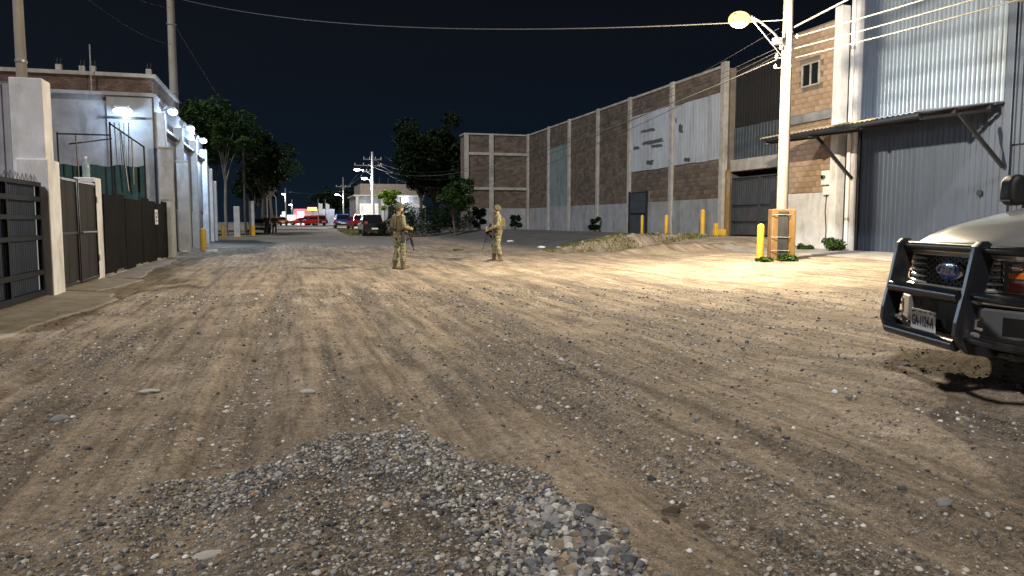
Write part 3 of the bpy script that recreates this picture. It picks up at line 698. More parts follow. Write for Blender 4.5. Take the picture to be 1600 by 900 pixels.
# stepped white pillar
p, o3 = st_thing('gate_pillar', 'tall stepped white pillar between the navy gate and the sheet gate', 'pillar', -4.1, 14.3, 0, 'white gate pillars')
MB(o3).box(-4.16, -3.69, 14.05, 14.5, 0, 3.54).build('shaft', m_whitewall, p, bevel=.015)
MB(o3).box(-4.12, -3.66, 14.02, 14.68, 0, 2.27).build('pier', m_whitewall, p, bevel=.02)
# two-leaf sheet gate
for i, (a, c, lb) in enumerate(((14.92, 16.3, 'stained dark sheet gate leaf hinged on the stepped white pillar'), (16.38, 17.82, 'stained grey sheet gate leaf hinged on the short white pillar'))):
    t, o4 = st_thing('sheet_gate', lb, 'gate', LL, a, .1, 'leaves of the dark sheet gate')
    for j in range(2):
        w0 = a+.03+(c-a-.06)*j/2; MB(o4).box(LL-.035, LL-.015, w0+.004, w0+(c-a-.06)/2-.004, .12, 2.05-.02*i).build('sheet', m_greysheet, t)
    for z in (.1, 1.03, 2.0): MB(o4).box(LL-.05, LL+.005, a, c, z, z+.05).build('rail', m_black, t, bevel=.005)
    for s in (a, c-.045): MB(o4).box(LL-.045, LL+.01, s, s+.045, .1, 2.08).build('stile', m_black, t)
    for z in (.45, 1.65): MB(o4).lathe([(.022, 0), (.022, .13)], (LL+.02, c-.02 if i else a+.02, z), 10).build('hinge', m_steel, t, smooth=True)
    if i: MB(o4).tube([(LL+.03, a+.1, 1.06), (LL+.03, c-.1, 1.06)], .018, 8).build('bolt', m_steel, t, smooth=True)
p, o5 = st_thing('gate_pillar', 'short square white pillar between the sheet gate and the black fence', 'pillar', -4.0, 18.1, 0, 'white gate pillars')
MB(o5).box(-4.22, -3.82, 17.88, 18.45, 0, 2.18).build('shaft', m_whitewall, p, bevel=.02)
jt = thing('plastic_bottle', 'clear bluish plastic bottle standing upright on the short white pillar', 'bottle', W(-4.02, 18.1, 2.18), TH)
m_clear = M('clear_plastic', (.25, .32, .36), rough=.15, var=.1, bump=0)
MB().lathe([(.07, 0), (.075, .05), (.068, .12), (.075, .2), (.07, .28), (.028, .36), (.026, .4)], (0, 0, 0), 14).build('body', m_clear, jt, smooth=True)
MB().lathe([(.03, .4), (.03, .44)], (0, 0, 0), 12).build('cap', m_plastic, jt)
# black sheet fence
t, o6 = st_thing('sheet_fence', 'long black steel sheet fence with a small white sign', 'fence', LL, 23, 0)
ss = np.linspace(18.55, 27.75, 9)
for j in range(8):
    z1 = 1.86 + .05*math.sin(j*1.9); z0 = .12 + .04*math.sin(j*2.3)
    MB(o6).box(LL-.03-.006*(j % 2), LL-.01-.006*(j % 2), ss[j]+.004, ss[j+1]-.004, z0, z1).build('sheet', m_blackfence, t)
for j in range(9): MB(o6).box(LL-.085, LL-.038, ss[j]-.02, ss[j]+.03, .0, 1.8).build('post', m_black, t)
for z in (.35, 1.7): MB(o6).box(LL-.14, LL-.088, 18.6, 27.7, z, z+.05).build('rail', m_black, t)
sg = MB(o6).box(LL-.006, LL+.004, 25.2, 25.72, 1.17, 1.62).build('sign', m_plastic, t, bevel=.01); sg['label'] = 'white square sign with a dark rounded emblem'
mk = MB(o6)
for q in [(25.3, 25.36, 1.25, 1.54), (25.36, 25.62, 1.5, 1.54), (25.56, 25.62, 1.38, 1.5), (25.36, 25.56, 1.36, 1.41), (25.42, 25.62, 1.25, 1.3)]: mk.box(LL+.004, LL+.008, *q)
mk.build('emblem', m_black, sg)
# posts at the end of the fence and in front of the facade
for (l, s, w_, d_, h, lb) in [(-3.85, 28.0, .3, .35, 1.95, 'low white post closing the black sheet fence'), (-3.95, 29.0, .42, .4, 3.75, 'tall white pier before the first lamp of the facade'),
                          (-3.85, 32.6, .42, .45, 3.55, 'white pier between the first and second doorway of the facade')]:
    t, o = st_thing('white_pier', lb, 'pier', l, s, 0, 'white piers along the facade')
    MB(o).box(l-w_/2, l+w_/2, s-d_/2, s+d_/2, 0, h).build('shaft', m_pier, t, bevel=.015)
    MB(o).box(l-w_/2-.02, l+w_/2+.02, s-d_/2-.02, s+d_/2+.02, h, h+.05).build('cap', m_concrete, t)
# ---------------- white two-storey building with wall lamps
LF2 = -4.3
bd, o7 = st_thing('concrete_building', 'white two-storey concrete building, dim light toned into its walls, with bluish wall lamps under its roof edge', 'building', -9, 37, 0)
MB(o7).box(-16, LF2, 29.2, 45.0, 0, 5.5).build('wall', m_dimwhite, bd)
MB(o7).box(-16, LF2+.06, 29.08, 45.0, 5.5, 5.62).build('roof_edge', m_plaster, bd, bevel=.01)
MB(o7).box(-5.75, -4.35, 29.1, 29.2, .5, 5.45).build('front_panel', m_plaster, bd)
MB(o7).box(-5.8, -4.55, 28.95, 29.08, 4.72, 4.78).build('ledge', m_black, bd)
PS = [29.2, 33.8, 38.8, 43.6]
for s in PS: MB(o7).box(LF2-.02, LF2+.32, s, s+.42, 0, 5.0).build('pilaster', m_pier, bd, bevel=.015)
for k in range(3):
    a, c = PS[k]+.42, PS[k+1]
    MB(o7).box(LF2, LF2+.08, a, c, 1.75, 4.4).build('infill_panel', m_dimwhite, bd)
    MB(o7).box(LF2, LF2+.26, a, c, 4.45, 4.55).build('ledge', m_plaster, bd, bevel=.01)
    dw = MB(o7).box(LF2, LF2+.05, a+.3, c-.3, .05, 1.7).build('doorway', m_gatedark, bd)
    for q in (0, 1, 2): MB(o7).box(LF2+.05, LF2+.075, a+.35+q*(c-a-.7)/3, a+.35+(q+1)*(c-a-.7)/3-.03, .1, 1.65).build('door_panel', m_gatedark, dw)
for k in range(5): MB(o7).tube([(-5.1-.14*k, 29.05, 4.6), (-5.1-.14*k+random.uniform(-.05, .05), 29.05, 3.2), (-5.1-.14*k, 29.04, 2.0+random.random())], .012, 5).build('cable', m_wiredark, bd)
# brick storey set back on the roof
bk, o8 = st_thing('brick_parapet', 'unplastered brown brick rooftop room with a concrete cap and rebar stubs', 'brick room', -8, 35, 5.5)
MB(o8).box(-12.5, -5.0, 34.1, 41, 5.55, 6.95).build('wall', m_mortar, bk)
j = MB(o8)
for r in range(18):
    z = 5.6 + r*.075
    for i in range(31):
        a = -12.4 + i*.24 + (.12 if r % 2 else 0)
        if a+.23 < -5: j.box(a, a+.23, 34.08-random.uniform(0, .008), 34.15, z, z+.065)
    for i in range(28):
        a = 34.1 + i*.24 + (.12 if r % 2 else 0)
        if a+.23 < 41: j.box(-5.03, -4.98+random.uniform(0, .008), a, a+.23, z, z+.065)
tag(j.build('brickwork', m_brick, bk), None, kind='stuff')
MB(o8).box(-12.6, -4.9, 34.0, 41, 6.95, 7.1).build('cap', m_concrete, bk, bevel=.01)
for (l, s) in ((-8.4, 34.3), (-7.6, 34.4), (-7.2, 34.3), (-5.2, 34.4)):
    MB(o8).box(l-.1, l+.1, s-.1, s+.1, 7.1, 7.35).build('stub', m_concrete, bk)
    for d in (-.06, .06): MB(o8).tube([(l+d, s, 7.3), (l+d+.02, s, 7.6)], .01, 5).build('rebar', m_bark, bk)
MB(o8).tube([(-7.2, 33.9, 6.3), (-7.2, 33.9, 8.1)], .025, 6).build('vent_pipe', m_steel, bk)
# flood lamps
m_flood = EM('flood_glow', (.6, .82, 1), 3.5)
def flood(l, s, z, nrm, label, power=260):
    f = thing('wall_lamp', label, 'lamp', W(l, s, z), TH, 'bluish wall lamps'); dx, dy = nrm
    MB().bar((0, 0, -.02), (dx*.22, dy*.22, .06), .05, .05).build('bracket', m_steel, f)
    sx, sy = (.05, .2) if dx else (.22, .05)
    h = MB().box(dx*.3-(.13 if dx else .24), dx*.3+(.13 if dx else .24), dy*.3-(.24 if dx else .13), dy*.3+(.24 if dx else .13), .02, .1).build('housing', m_steel, f, bevel=.01)
    MB().ell((dx*.34, dy*.34, -.05), (.17 if dx else .3, .3 if dx else .17, .13), 16, 9).build('lens', m_flood, f, smooth=True)
    light('wall_lamp_light', 'POINT', (dx*.62, dy*.62, -.3), power*1.6, (.58, .78, 1), f, .1)
flood(LF2+.04, 30.9, 5.3, (1, 0), 'bluish lamp over the first facade doorway, closest to the building corner', 120)
flood(LF2+.04, 36.3, 5.3, (1, 0), 'bluish lamp over the middle facade doorway', 140)
flood(LF2+.04, 41.6, 5.3, (1, 0), 'bluish lamp over the last facade doorway', 480)
flood(-5.2, 29.08, 5.0, (0, -1), 'bluish lamp over the ledge on the end wall above the tarp', 55)
# pipe frame and tarp behind the fence
fr, o9 = st_thing('pipe_frame', 'thin black pipe frame of a dismantled shelter behind the black fence', 'frame', -5, 25, 0)
for a, b_ in (((-6.6, 26.4, 3.9), (-5.15, 26.4, 3.9)), ((-5.15, 26.4, 4.25), (-4.2, 26.4, 3.55)), ((-5.15, 26.4, 0), (-5.15, 26.4, 4.3)), ((-4.22, 26.4, 0), (-4.22, 26.4, 3.55)), ((-6.1, 26.4, 3.88), (-6.0, 26.4, 0)),
              ((-4.85, 26.4, 4.0), (-4.7, 26.4, 2.2)), ((-4.55, 26.4, 3.8), (-4.55, 26.4, 2.4)), ((-5.1, 26.4, 3.8), (-6.3, 26.4, 3.6)), ((-6.6, 26.4, 0), (-6.6, 26.4, 3.95))):
    MB(o9).tube([a, b_], .024, 7).build('pipe', m_black, fr, smooth=True)
tp, o10 = st_thing('tarp', 'dark teal tarp hung on the pipe frame behind the black fence', 'tarp', -5, 26.5, 2)
vs = []; fs = []; q = 40; r_ = 8
for t_ in (0, .01):
    for k in range(r_+1):
        for i in range(q+1):
            l = -6.7 + i/q*2.5; vs.append((l, 26.5 + t_ + .05*math.sin(i*.9)*(1-.3*k/r_), 2.98 - k/r_*1.5 + .03*math.sin(i*.5)))
n_ = (q+1)*(r_+1)
for k in range(r_):
    for i in range(q):
        a = k*(q+1)+i; fs += [(a, a+1, a+q+2, a+q+1), (n_+a+1, n_+a, n_+a+q+1, n_+a+q+2)]
MB(o10).add(vs, fs).build('sheet', m_tarp, tp, smooth=True)
# white end wall further on
ew, o11 = st_thing('yard_wall', 'bright white yard wall stepping down beyond the concrete building', 'wall', -4.3, 48, 0)
MB(o11).prism([(45.1, 0), (45.1, 4.7), (48.2, 4.45), (51.0, 3.7), (51.0, 0)], 0, -4.7, -4.3).build('wall', m_pier, ew, bevel=.015)
for s in (45.3, 48.1, 50.6): MB(o11).box(-4.3, -4.12, s, s+.35, 0, 4.3 if s < 49 else 3.7).build('buttress', m_whitewall, ew, bevel=.015)
bollard(-3.35, 34.1, .92, .12, 'yellow bollard at the foot of the white pier, in lamp light', group='yellow bollards along the facade')
bollard(-3.9, 51.6, .95, .11, 'yellow bollard at the far end of the white yard wall', group='yellow bollards along the facade')
# concrete aprons before the gates
ap, o12 = st_thing('gate_apron', 'cracked pale concrete apron before the left gates', 'apron', -3, 16, 0)
def slab(a, c, lo):
    vs = []; fs = []; S = np.arange(a, c+.01, .12); nn = len(S)
    for i, s in enumerate(S):
        e = lo + .8*(fbm(np.array([s*.55]), np.array([lo*3.]), 77, 3)[0]-.5) - (.5 if i in (0, nn-1) else 0)
        for l, z in ((-3.86, .07), (e-.08, .05), (e, .02), (e+.02, -.1)): vs.append((l, s, gzl(l, s)*0 + z + (gzl(l, s) if l > -3.8 else gzl(-3.8, s))*.75 - .03))
    for i in range(nn-1):
        for k in range(3): a_ = i*4+k; fs.append((a_, a_+1, a_+5, a_+4))
    MB(o12).add(vs, fs).build('slab', m_apron, ap)
m_apron = M('pale_concrete', (.4, .345, .275), stain=(.25, .2, .14), samt=.9, sscale=2.2, var=.3, bump=.5)
slab(8.0, 14.95, -2.75); slab(15.0, 18.3, -3.05); slab(18.4, 26.5, -3.2)
structure(ap)
# poles on the left
def plain_pole(x, y, h, r, label, name='utility_pole'):
    t = thing(name, label, 'utility pole', (x, y, gz(x, y)-.1), 0, 'concrete utility poles')
    MB().tube([(0, 0, 0), (0, 0, h*.5), (0, 0, h)], [r, r*.85, r*.7], 12).build('shaft', m_poleconc, t, smooth=True)
    for z in (h*.55, h*.8): MB().lathe([(r*.9, 0), (r*.95, .01), (r*.95, .08), (r*.9, .09)], (0, 0, z), 14).build('band', m_steel, t)
    return t
plain_pole(-20.75, 48, 16.5, .3, 'tall bare concrete pole rising behind the white concrete building')
plain_pole(-13.95, 22.3, 10.5, .17, 'concrete pole rising behind the stepped white gate pillar')
wire((-20.75, 48, 14.2), (-14, 22.3, 9.9), .6, .01, 'dark wire between the two concrete poles, upper', m_wiredark, group='dark wires over the white building')
wire((-20.75, 48, 12.0), (-14, 22.3, 9.3), .6, .01, 'dark wire between the two concrete poles, lower', m_wiredark, group='dark wires over the white building')
wire((-20.75, 48, 13.5), (-41, 140, 8.6), 1.5, .02, 'dark wire from the tall bare pole down the street', m_wiredark, group='dark wires over the white building')
# ================================================================== pickup truck nosing in from the right
TXo, TYo = 2.97, 5.27
tz = gz(TXo+.9, TYo) - .01
tk = thing('pickup_truck', 'champagne pickup truck with a black bull bar across its grille', 'truck', (TXo, TYo, tz))
m_paint = M('champagne_paint', (.46, .45, .43), rough=.3, metal=.6, var=.08, scale=2, bump=.02, bscale=300, coat=.6, stain=(.3, .26, .2), samt=.35, sscale=2)
m_greyplast = M('grey_bumper', (.11, .115, .125), rough=.5, var=.15, bump=.05)
m_blackplast = M('black_plastic', (.012, .012, .013), rough=.55, var=.2, bump=.05)
m_orange = M('orange_reflector', (.75, .2, .02), rough=.15, var=.1, bump=0, coat=.6)
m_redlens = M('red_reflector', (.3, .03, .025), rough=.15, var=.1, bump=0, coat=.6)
m_lensgrey = M('lamp_lens', (.12, .125, .14), rough=.08, var=.3, bump=0, coat=1, spec=.8)
m_silver = M('silver_trim', (.6, .59, .57), rough=.35, metal=.4, var=.1, bump=0)
m_blue = M('emblem_blue', (.015, .07, .5), rough=.2, var=.1, bump=0, coat=.7)
m_plate = M('plate_white', (.85, .86, .87), rough=.45, var=.06, bump=.02)
m_ink = M('plate_ink', (.02, .025, .045), rough=.5, var=.1, bump=0)
# hood
b_ = MB(); NU, NV = 26, 30; vs = []; fs = []
def hood(u, v):
    hw = .80 + .10*u; xf = .03 + .16*abs(v)**2.4; x = xf + u*(1.34 - xf)
    z = np.interp(u, [0, .015, .05, .12, .25, .5, .8, 1], [1.075, 1.125, 1.16, 1.205, 1.265, 1.345, 1.41, 1.43])
    z += -.035*v*v - .04*max(0, abs(v)-.86)/.14
    z += .022*float(sm(abs(v), .62, .46))*min(1, u*6) if False else .022*(1-float(sm(abs(v), .42, .6)))*min(1, u*6)
    return (x, hw*v, z)
for i in range(NU+1):
    for j in range(NV+1): vs.append(hood((i/NU)**1.5, -1 + 2*j/NV))
for i in range(NU):
    for j in range(NV): a = i*(NV+1)+j; fs.append((a, a+1, a+NV+2, a+NV+1))
ho = b_.add(vs, fs).build('hood', m_paint, tk, smooth=60)
sf = ho.modifiers.new('Solidify', 'SOLIDIFY'); sf.thickness = .03; sf.offset = -1
# fenders with arches
def arch(cx, r, a0=0, a1=180, n=14): return [(cx + r*math.cos(R(a0 + (a1-a0)*k/n)), .58 + r*math.sin(R(a0+(a1-a0)*k/n))) for k in range(n+1)]
for sd, nm in ((-1, 'left'), (1, 'right')):
    poly = [(.33, .5), (.27, .8), (.27, 1.02), (.36, 1.1), (.7, 1.2), (1.3, 1.33), (1.6, 1.34), (1.6, .45)] + arch(1.02, .49)
    y0, y1 = sorted((sd*.80, sd*.97)); MB().prism(poly, 1, y0, y1).build('fender', m_paint, tk, bevel=.045, seg=4, smooth=True)
    a = MB()
    pts = arch(1.02, .50, 5, 178, 16)
    for k in range(16): a.bar((pts[k][0], sd*.965, pts[k][1]), (pts[k+1][0], sd*.965, pts[k+1][1]), .05, .05)
    a.build('arch_trim', m_blackplast, tk)
# front fascia core, grille
MB().box(.12, .9, -.78, .78, .46, 1.05).build('radiator_support', m_blackplast, tk)
MB().prism([(.02, 1.035), (.0, 1.075), (.04, 1.10), (.16, 1.10), (.16, 1.035)], 1, -.72, .72).build('grille_top_trim', m_paint, tk, bevel=.012)
gr = MB().box(.075, .12, -.52, .52, .80, 1.035).build('grille', m_blackplast, tk)
hx = MB(); rr = .034; k = 0
for i in range(34):
    for j in range(6):
        y = -.5 + i*rr*math.sqrt(3)*.65; z = .822 + j*rr*1.15 + (rr*.57 if i % 2 else 0)
        if y > .5 or z > 1.02: continue
        P6 = [(.062, y + rr*.62*math.cos(R(60*q)), z + rr*.55*math.sin(R(60*q))) for q in range(7)]
        for q in range(6): hx.bar(P6[q], P6[q+1], .006, .01)
hx.build('grille_mesh', m_greyplast, gr)
for sd in (-1, 1):
    for z in (.835, .88, .925, .97, 1.01):
        MB().tube([(.04, sd*.3, z), (.03, sd*.42, z+.004), (.045, sd*.49, z+.008), (.085, sd*.53, z+.008)], [.005, .012, .014, .008], 7).build('grille_bar', m_silver, gr, smooth=True)
em = MB().lathe([(.158, .0), (.158, .02), (.147, .03), (.14, .026)], (.055, -.0, .937), 36, 0, .4)
em.v = [(.11-x, y, z) for x, y, z in em.v]; emb = em.build('emblem', m_chrome, tk, smooth=50)
e2 = MB().lathe([(.14, .0), (.14, .027), (.1, .031), (.001, .033)], (.055, 0, .937), 36, 0, .4); e2.v = [(.11-x, y, z) for x, y, z in e2.v]
e2.build('badge_field', m_blue, emb, smooth=50)
def script_strokes():                                           # cursive word on the badge: x right, y up
    def bez(*P, n=14):
        out = []
        for i in range(n+1):
            t_ = i/n; Q = [Vector(p) for p in P]
            while len(Q) > 1: Q = [Q[k].lerp(Q[k+1], t_) for k in range(len(Q)-1)]
            out.append(Q[0])
        return out
    S = []
    S.append(bez((-.84, .28), (-1.02, .62), (-.55, .72), (-.1, .55)) )                     # F top flag
    S.append(bez((-.46, .62), (-.5, .2), (-.52, -.45), (-.86, -.42), (-.95, -.2)))         # F stem
    S.append(bez((-.66, .1), (-.4, .18), (-.3, .12)))                                      # F bar
    S.append(bez((-.14, .2), (-.4, .1), (-.32, -.42), (-.08, -.26), (.02, .22), (-.18, .2), n=18))  # o
    S.append(bez((-.02, .1), (.1, .0), (.14, .12), (.16, .24))); S.append(bez((.16, .24), (.14, 0), (.12, -.3)))
    S.append(bez((.15, .02), (.22, .26), (.34, .24)))                                      # r
    S.append(bez((.6, .16), (.34, .3), (.28, -.4), (.54, -.26), (.64, .1), n=18))          # d bowl
    S.append(bez((.74, .7), (.68, .2), (.58, -.42), (.86, -.2)))                           # d stem
    return S
sc_ = MB()
for st_ in script_strokes(): sc_.tube([(.021, -q.x*.118, .937 + q.y*.058) for q in st_], .0062, 6)
sc_.build('badge_script', m_plastic, emb, smooth=True)
# headlights
for sd in (-1, 1):
    h = MB().prism([(.06, sd*.53), (.1, sd*.66), (.2, sd*.84), (.4, sd*.955), (.5, sd*.9), (.3, sd*.53)][::sd], 2, .83, 1.05).build('headlight', m_lensgrey, tk, bevel=.015)
    MB().prism([(.068, sd*.58), (.094, sd*.665), (.195, sd*.85), (.4, sd*.965), (.5, sd*.93), (.3, sd*.6)][::sd], 2, .925, .965).build('turn_lamp', m_orange, h, bevel=.006)
    MB().prism([(.067, sd*.58), (.093, sd*.665), (.194, sd*.85), (.4, sd*.966), (.5, sd*.93), (.3, sd*.6)][::sd], 2, .85, .905).build('red_reflection', m_redlens, h, bevel=.006)  # reddish reflection in the headlight, set in as a coloured strip
    MB().ell((.1, sd*.62, 1.0), (.05, .05, .03)).build('bulb_housing', m_chrome, h, smooth=True)
# bumper, swept back towards its corners
def sweep(prof, y0, y1, n=12):
    b = MB(); vs = []; fs = []; k = len(prof)
    for i in range(n+1):
        y = y0 + (y1-y0)*i/n; dx = .30*(abs(y)/.94)**3.2
        vs += [(x+dx, y, z) for x, z in prof]
    for i in range(n): fs += [(i*k+q, i*k+(q+1) % k, (i+1)*k+(q+1) % k, (i+1)*k+q) for q in range(k)]
    fs += [tuple(range(k-1, -1, -1)), tuple(n*k+q for q in range(k))]
    return b.add(vs, fs)
sweep([(.02, .735), (-.02, .755), (-.02, .8), (.02, .83), (.2, .83), (.2, .735)], -.93, .93, 24).build('bumper_bar', m_paint, tk, smooth=35)
for sd in (-1, 1):
    y0, y1 = sorted((sd*.44, sd*.94))
    e = sweep([(.0, .53), (-.03, .56), (-.03, .72), (.0, .733), (.25, .733), (.25, .53)], y0, y1).build('bumper_end', m_greyplast if sd < 0 else m_paint, tk, smooth=35)
    y0, y1 = sorted((sd*.60, sd*.76)); sweep([(-.034, .58), (-.034, .69), (0, .69), (0, .58)], y0, y1, 5).build('fog_opening', m_blackplast, e)
    MB().tube([(-.03, sd*.5, .6), (-.07, sd*.5, .61), (-.07, sd*.5, .66), (-.03, sd*.5, .67)], .014, 8).build('tow_hook', m_chrome, e, smooth=True)
MB().box(.03, .2, -.435, .435, .5, .733).build('lower_grille', m_blackplast, tk)
sweep([(.05, .46), (.02, .48), (.0, .51), (.05, .525), (.4, .525), (.4, .46)], -.92, .92, 24).build('valance', m_blackplast, tk, smooth=35)
MB().prism([(.14, .41), (.08, .43), (.08, .46), (.5, .46), (.6, .41)], 1, -.6, .6).build('skid_plate', m_greyplast, tk, bevel=.015)
# plate
pl_ = MB().box(-.075, -.068, -.055, .265, .49, .655).build('licence_plate', m_plate, tk, bevel=.004); pl_['label'] = 'white licence plate reading GA-1124-A'
tm = text_mesh('GA-1124-A', .082, 'plate_lettering', .0012, bold=.0012)
xs0 = [v.co.x for v in tm.vertices]; kx = .282/(max(xs0)-min(xs0))
for v in tm.vertices: v.co.x *= kx; v.co.y *= 1.2
tm.materials.append(m_ink); to = link('plate_lettering', tm, pl_); to.rotation_euler = (R(90), 0, R(-90)); to.location = (-.0765, .105, .573)
q = MB()
for y0, w_ in ((.23, .03), (.16, .05), (.09, .03), (.02, .04)): q.box(-.0768, -.0748, y0-w_, y0, .634, .642)
for y0, w_ in ((.17, .06), (.1, .08), (0, .03)): q.box(-.0768, -.0748, y0-w_, y0, .503, .512)
for y0, z0 in ((.245, .508), (.245, .633), (-.045, .508), (-.045, .633)): q.box(-.0768, -.0748, y0-.007, y0+.007, z0-.007, z0+.007)
q.build('plate_print', m_ink, pl_)['kind'] = 'stuff'
MB().box(-.067, .03, .0, .2, .54, .6).build('plate_bracket', m_blackplast, tk)
# bull bar
bb = thing('x', None, None); bb.parent = tk; bb.name = 'bull_bar'
U = [(-.10, 1.07), (-.14, .85), (-.185, .64), (-.19, .56), (-.165, .49), (-.10, .44), (.06, .42), (.12, .435), (.12, .47), (-.02, .5), (-.065, .56), (-.06, .66), (-.005, .9), (.03, 1.06), (.03, 1.12), (-.01, 1.155), (-.06, 1.15), (-.09, 1.12)]
for y in (.475, -.475):
    MB().prism(U, 1, y-.028, y+.028).build('upright', m_bullbar, bb, bevel=.012, seg=3)
    for z in (.57, .78): MB().lathe([(.018, -.045), (.018, 0), (.01, .006)], (-.09, y-.036, z), 10, 1).build('bolt', m_steel, bb)
def btube(pts, r, nm='cross_tube'): MB().tube(pts, r, 14).build(nm, m_bullbar, bb, smooth=True)
btube([(-.03, .44, 1.105), (-.03, -.44, 1.105)], .031); btube([(-.13, .44, .80), (-.13, -.44, .80)], .042); btube([(-.15, .44, .49), (-.15, -.44, .49)], .04)
for sd in (-1,):
    for z, x, r in ((1.10, -.03, .03), (.81, -.09, .026), (.545, -.12, .024)):
        btube([(x, sd*.50, z), (x, sd*.78, z), (x+.03, sd*.9, z), (x+.12, sd*1.0, z), (x+.3, sd*1.04, z)], r, 'wing_tube')
    btube([(.27, sd*1.04, 1.1), (.27, sd*1.04, .8), (.18, sd*1.04, .545)], .026, 'wing_tube')
# cab, bed, wheels
low = MB().prism([(1.6, .45), (1.6, 1.27), (3.9, 1.3), (3.9, .45)], 1, -.95, .95).build('cab_body', m_paint, tk, bevel=.04)
g4 = [(1.27, 1.35), (2.15, 1.86), (2.5, 1.91), (3.4, 1.9), (3.75, 1.29)]
MB().add([(x, s_*(.93 if z < 1.5 else .74), z) for s_ in (-1, 1) for x, z in g4], [(0, 1, 2, 3, 4), (9, 8, 7, 6, 5)] + [(i, 5+i, 5+(i+1) % 5, (i+1) % 5) for i in range(5)]).build('cab_roof', m_paint, tk, bevel=.04)
MB().add([(1.29, -.8, 1.395), (1.29, .8, 1.395), (2.1, .66, 1.86), (2.1, -.66, 1.86), (1.32, -.8, 1.38), (1.32, .8, 1.38), (2.13, .66, 1.845), (2.13, -.66, 1.845)],
         [(0, 3, 2, 1), (4, 5, 6, 7), (0, 1, 5, 4), (2, 3, 7, 6), (1, 2, 6, 5), (3, 0, 4, 7)]).build('windscreen', m_glass, tk)
for sd in (-1, 1):
    def sp(x, z, o_=.012): return (x, sd*((.93 - .19*max(0, min(1, (z-1.29)/.6)))+o_), z)
    for xa, xb, xc, xd in ((1.72, 2.32, 2.62, 2.62), (2.72, 2.72, 3.3, 3.55)):
        vs = [sp(xa, 1.34), sp(xb, 1.8), sp(xc, 1.8), sp(xd, 1.34)]; vs += [(x, y - sd*.02, z) for x, y, z in vs]
        MB().add(vs, [(0, 1, 2, 3), (7, 6, 5, 4), (0, 4, 5, 1), (1, 5, 6, 2), (2, 6, 7, 3), (3, 7, 4, 0)]).build('side_window', m_glass, tk)
    for xa, xb in ((1.68, 2.66), (2.69, 3.6)):
        y0, y1 = sorted((sd*.945, sd*.962)); d = MB().box(xa, xb, y0, y1, .52, 1.27).build('door', m_paint, tk, bevel=.012)
        y0, y1 = sorted((sd*.962, sd*.99)); MB().box(xb-.25, xb-.07, y0, y1, 1.12, 1.16).build('handle', m_chrome, d, bevel=.008)
    mr = MB().add([(0, 0, 0)], []).build('side_mirror', m_blackplast, tk) if False else None
    y0, y1 = sorted((sd*1.0, sd*1.17))
    mm = MB().prism([(1.12, 1.4), (1.07, 1.46), (1.08, 1.6), (1.12, 1.66), (1.2, 1.655), (1.22, 1.41)], 1, y0, y1).build('side_mirror', m_blackplast, tk, bevel=.04, seg=4, smooth=True)
    MB().bar((1.4, sd*.92, 1.36), (1.22, sd*1.06, 1.42), .09, .07).build('mirror_arm', m_blackplast, mm, bevel=.01)
    MB().prism([(1.069, 1.44), (1.07, 1.452), (1.2, 1.455), (1.2, 1.442)], 1, y0+.03, y1-.03).build('mirror_trim', m_greyplast, mm)
    for y in (sd*.90,): MB().prism([(3.95, .5), (3.95, 1.3), (5.75, 1.3), (5.75, .55)] + arch(4.75, .49)[:15], 1, y-.06, y+.06).build('bed_side', m_paint, tk, bevel=.02)
MB().box(3.95, 5.7, -.82, .82, .7, .76).build('bed_floor', m_blackplast, tk); MB().box(5.68, 5.74, -.83, .83, .6, 1.29).build('tailgate', m_paint, tk, bevel=.02)
MB().box(.6, 5.6, -.5, .5, .45, .55).build('chassis', m_blackplast, tk)
wm = None
for x in (1.02, 4.75):
    for sd in (-1, 1):
        ty = MB().lathe([(.23, -.12), (.34, -.135), (.37, -.11), (.375, 0), (.37, .11), (.34, .135), (.23, .12)], (x, sd*.82, .375), 32, 1).build('wheel', m_rubber, tk, smooth=50)
        MB().lathe([(.235, -.1), (.22, -.11), (.1, -.06), (.05, -.1), (.02, -.1)] if sd < 0 else [(.02, .1), (.05, .1), (.1, .06), (.22, .11), (.235, .1)], (x, sd*.82, .375), 24, 1).build('rim', m_steel, ty, smooth=50)
for ch in tk.children:
    if not ch.name.startswith('wheel'): ch.location.z -= .22
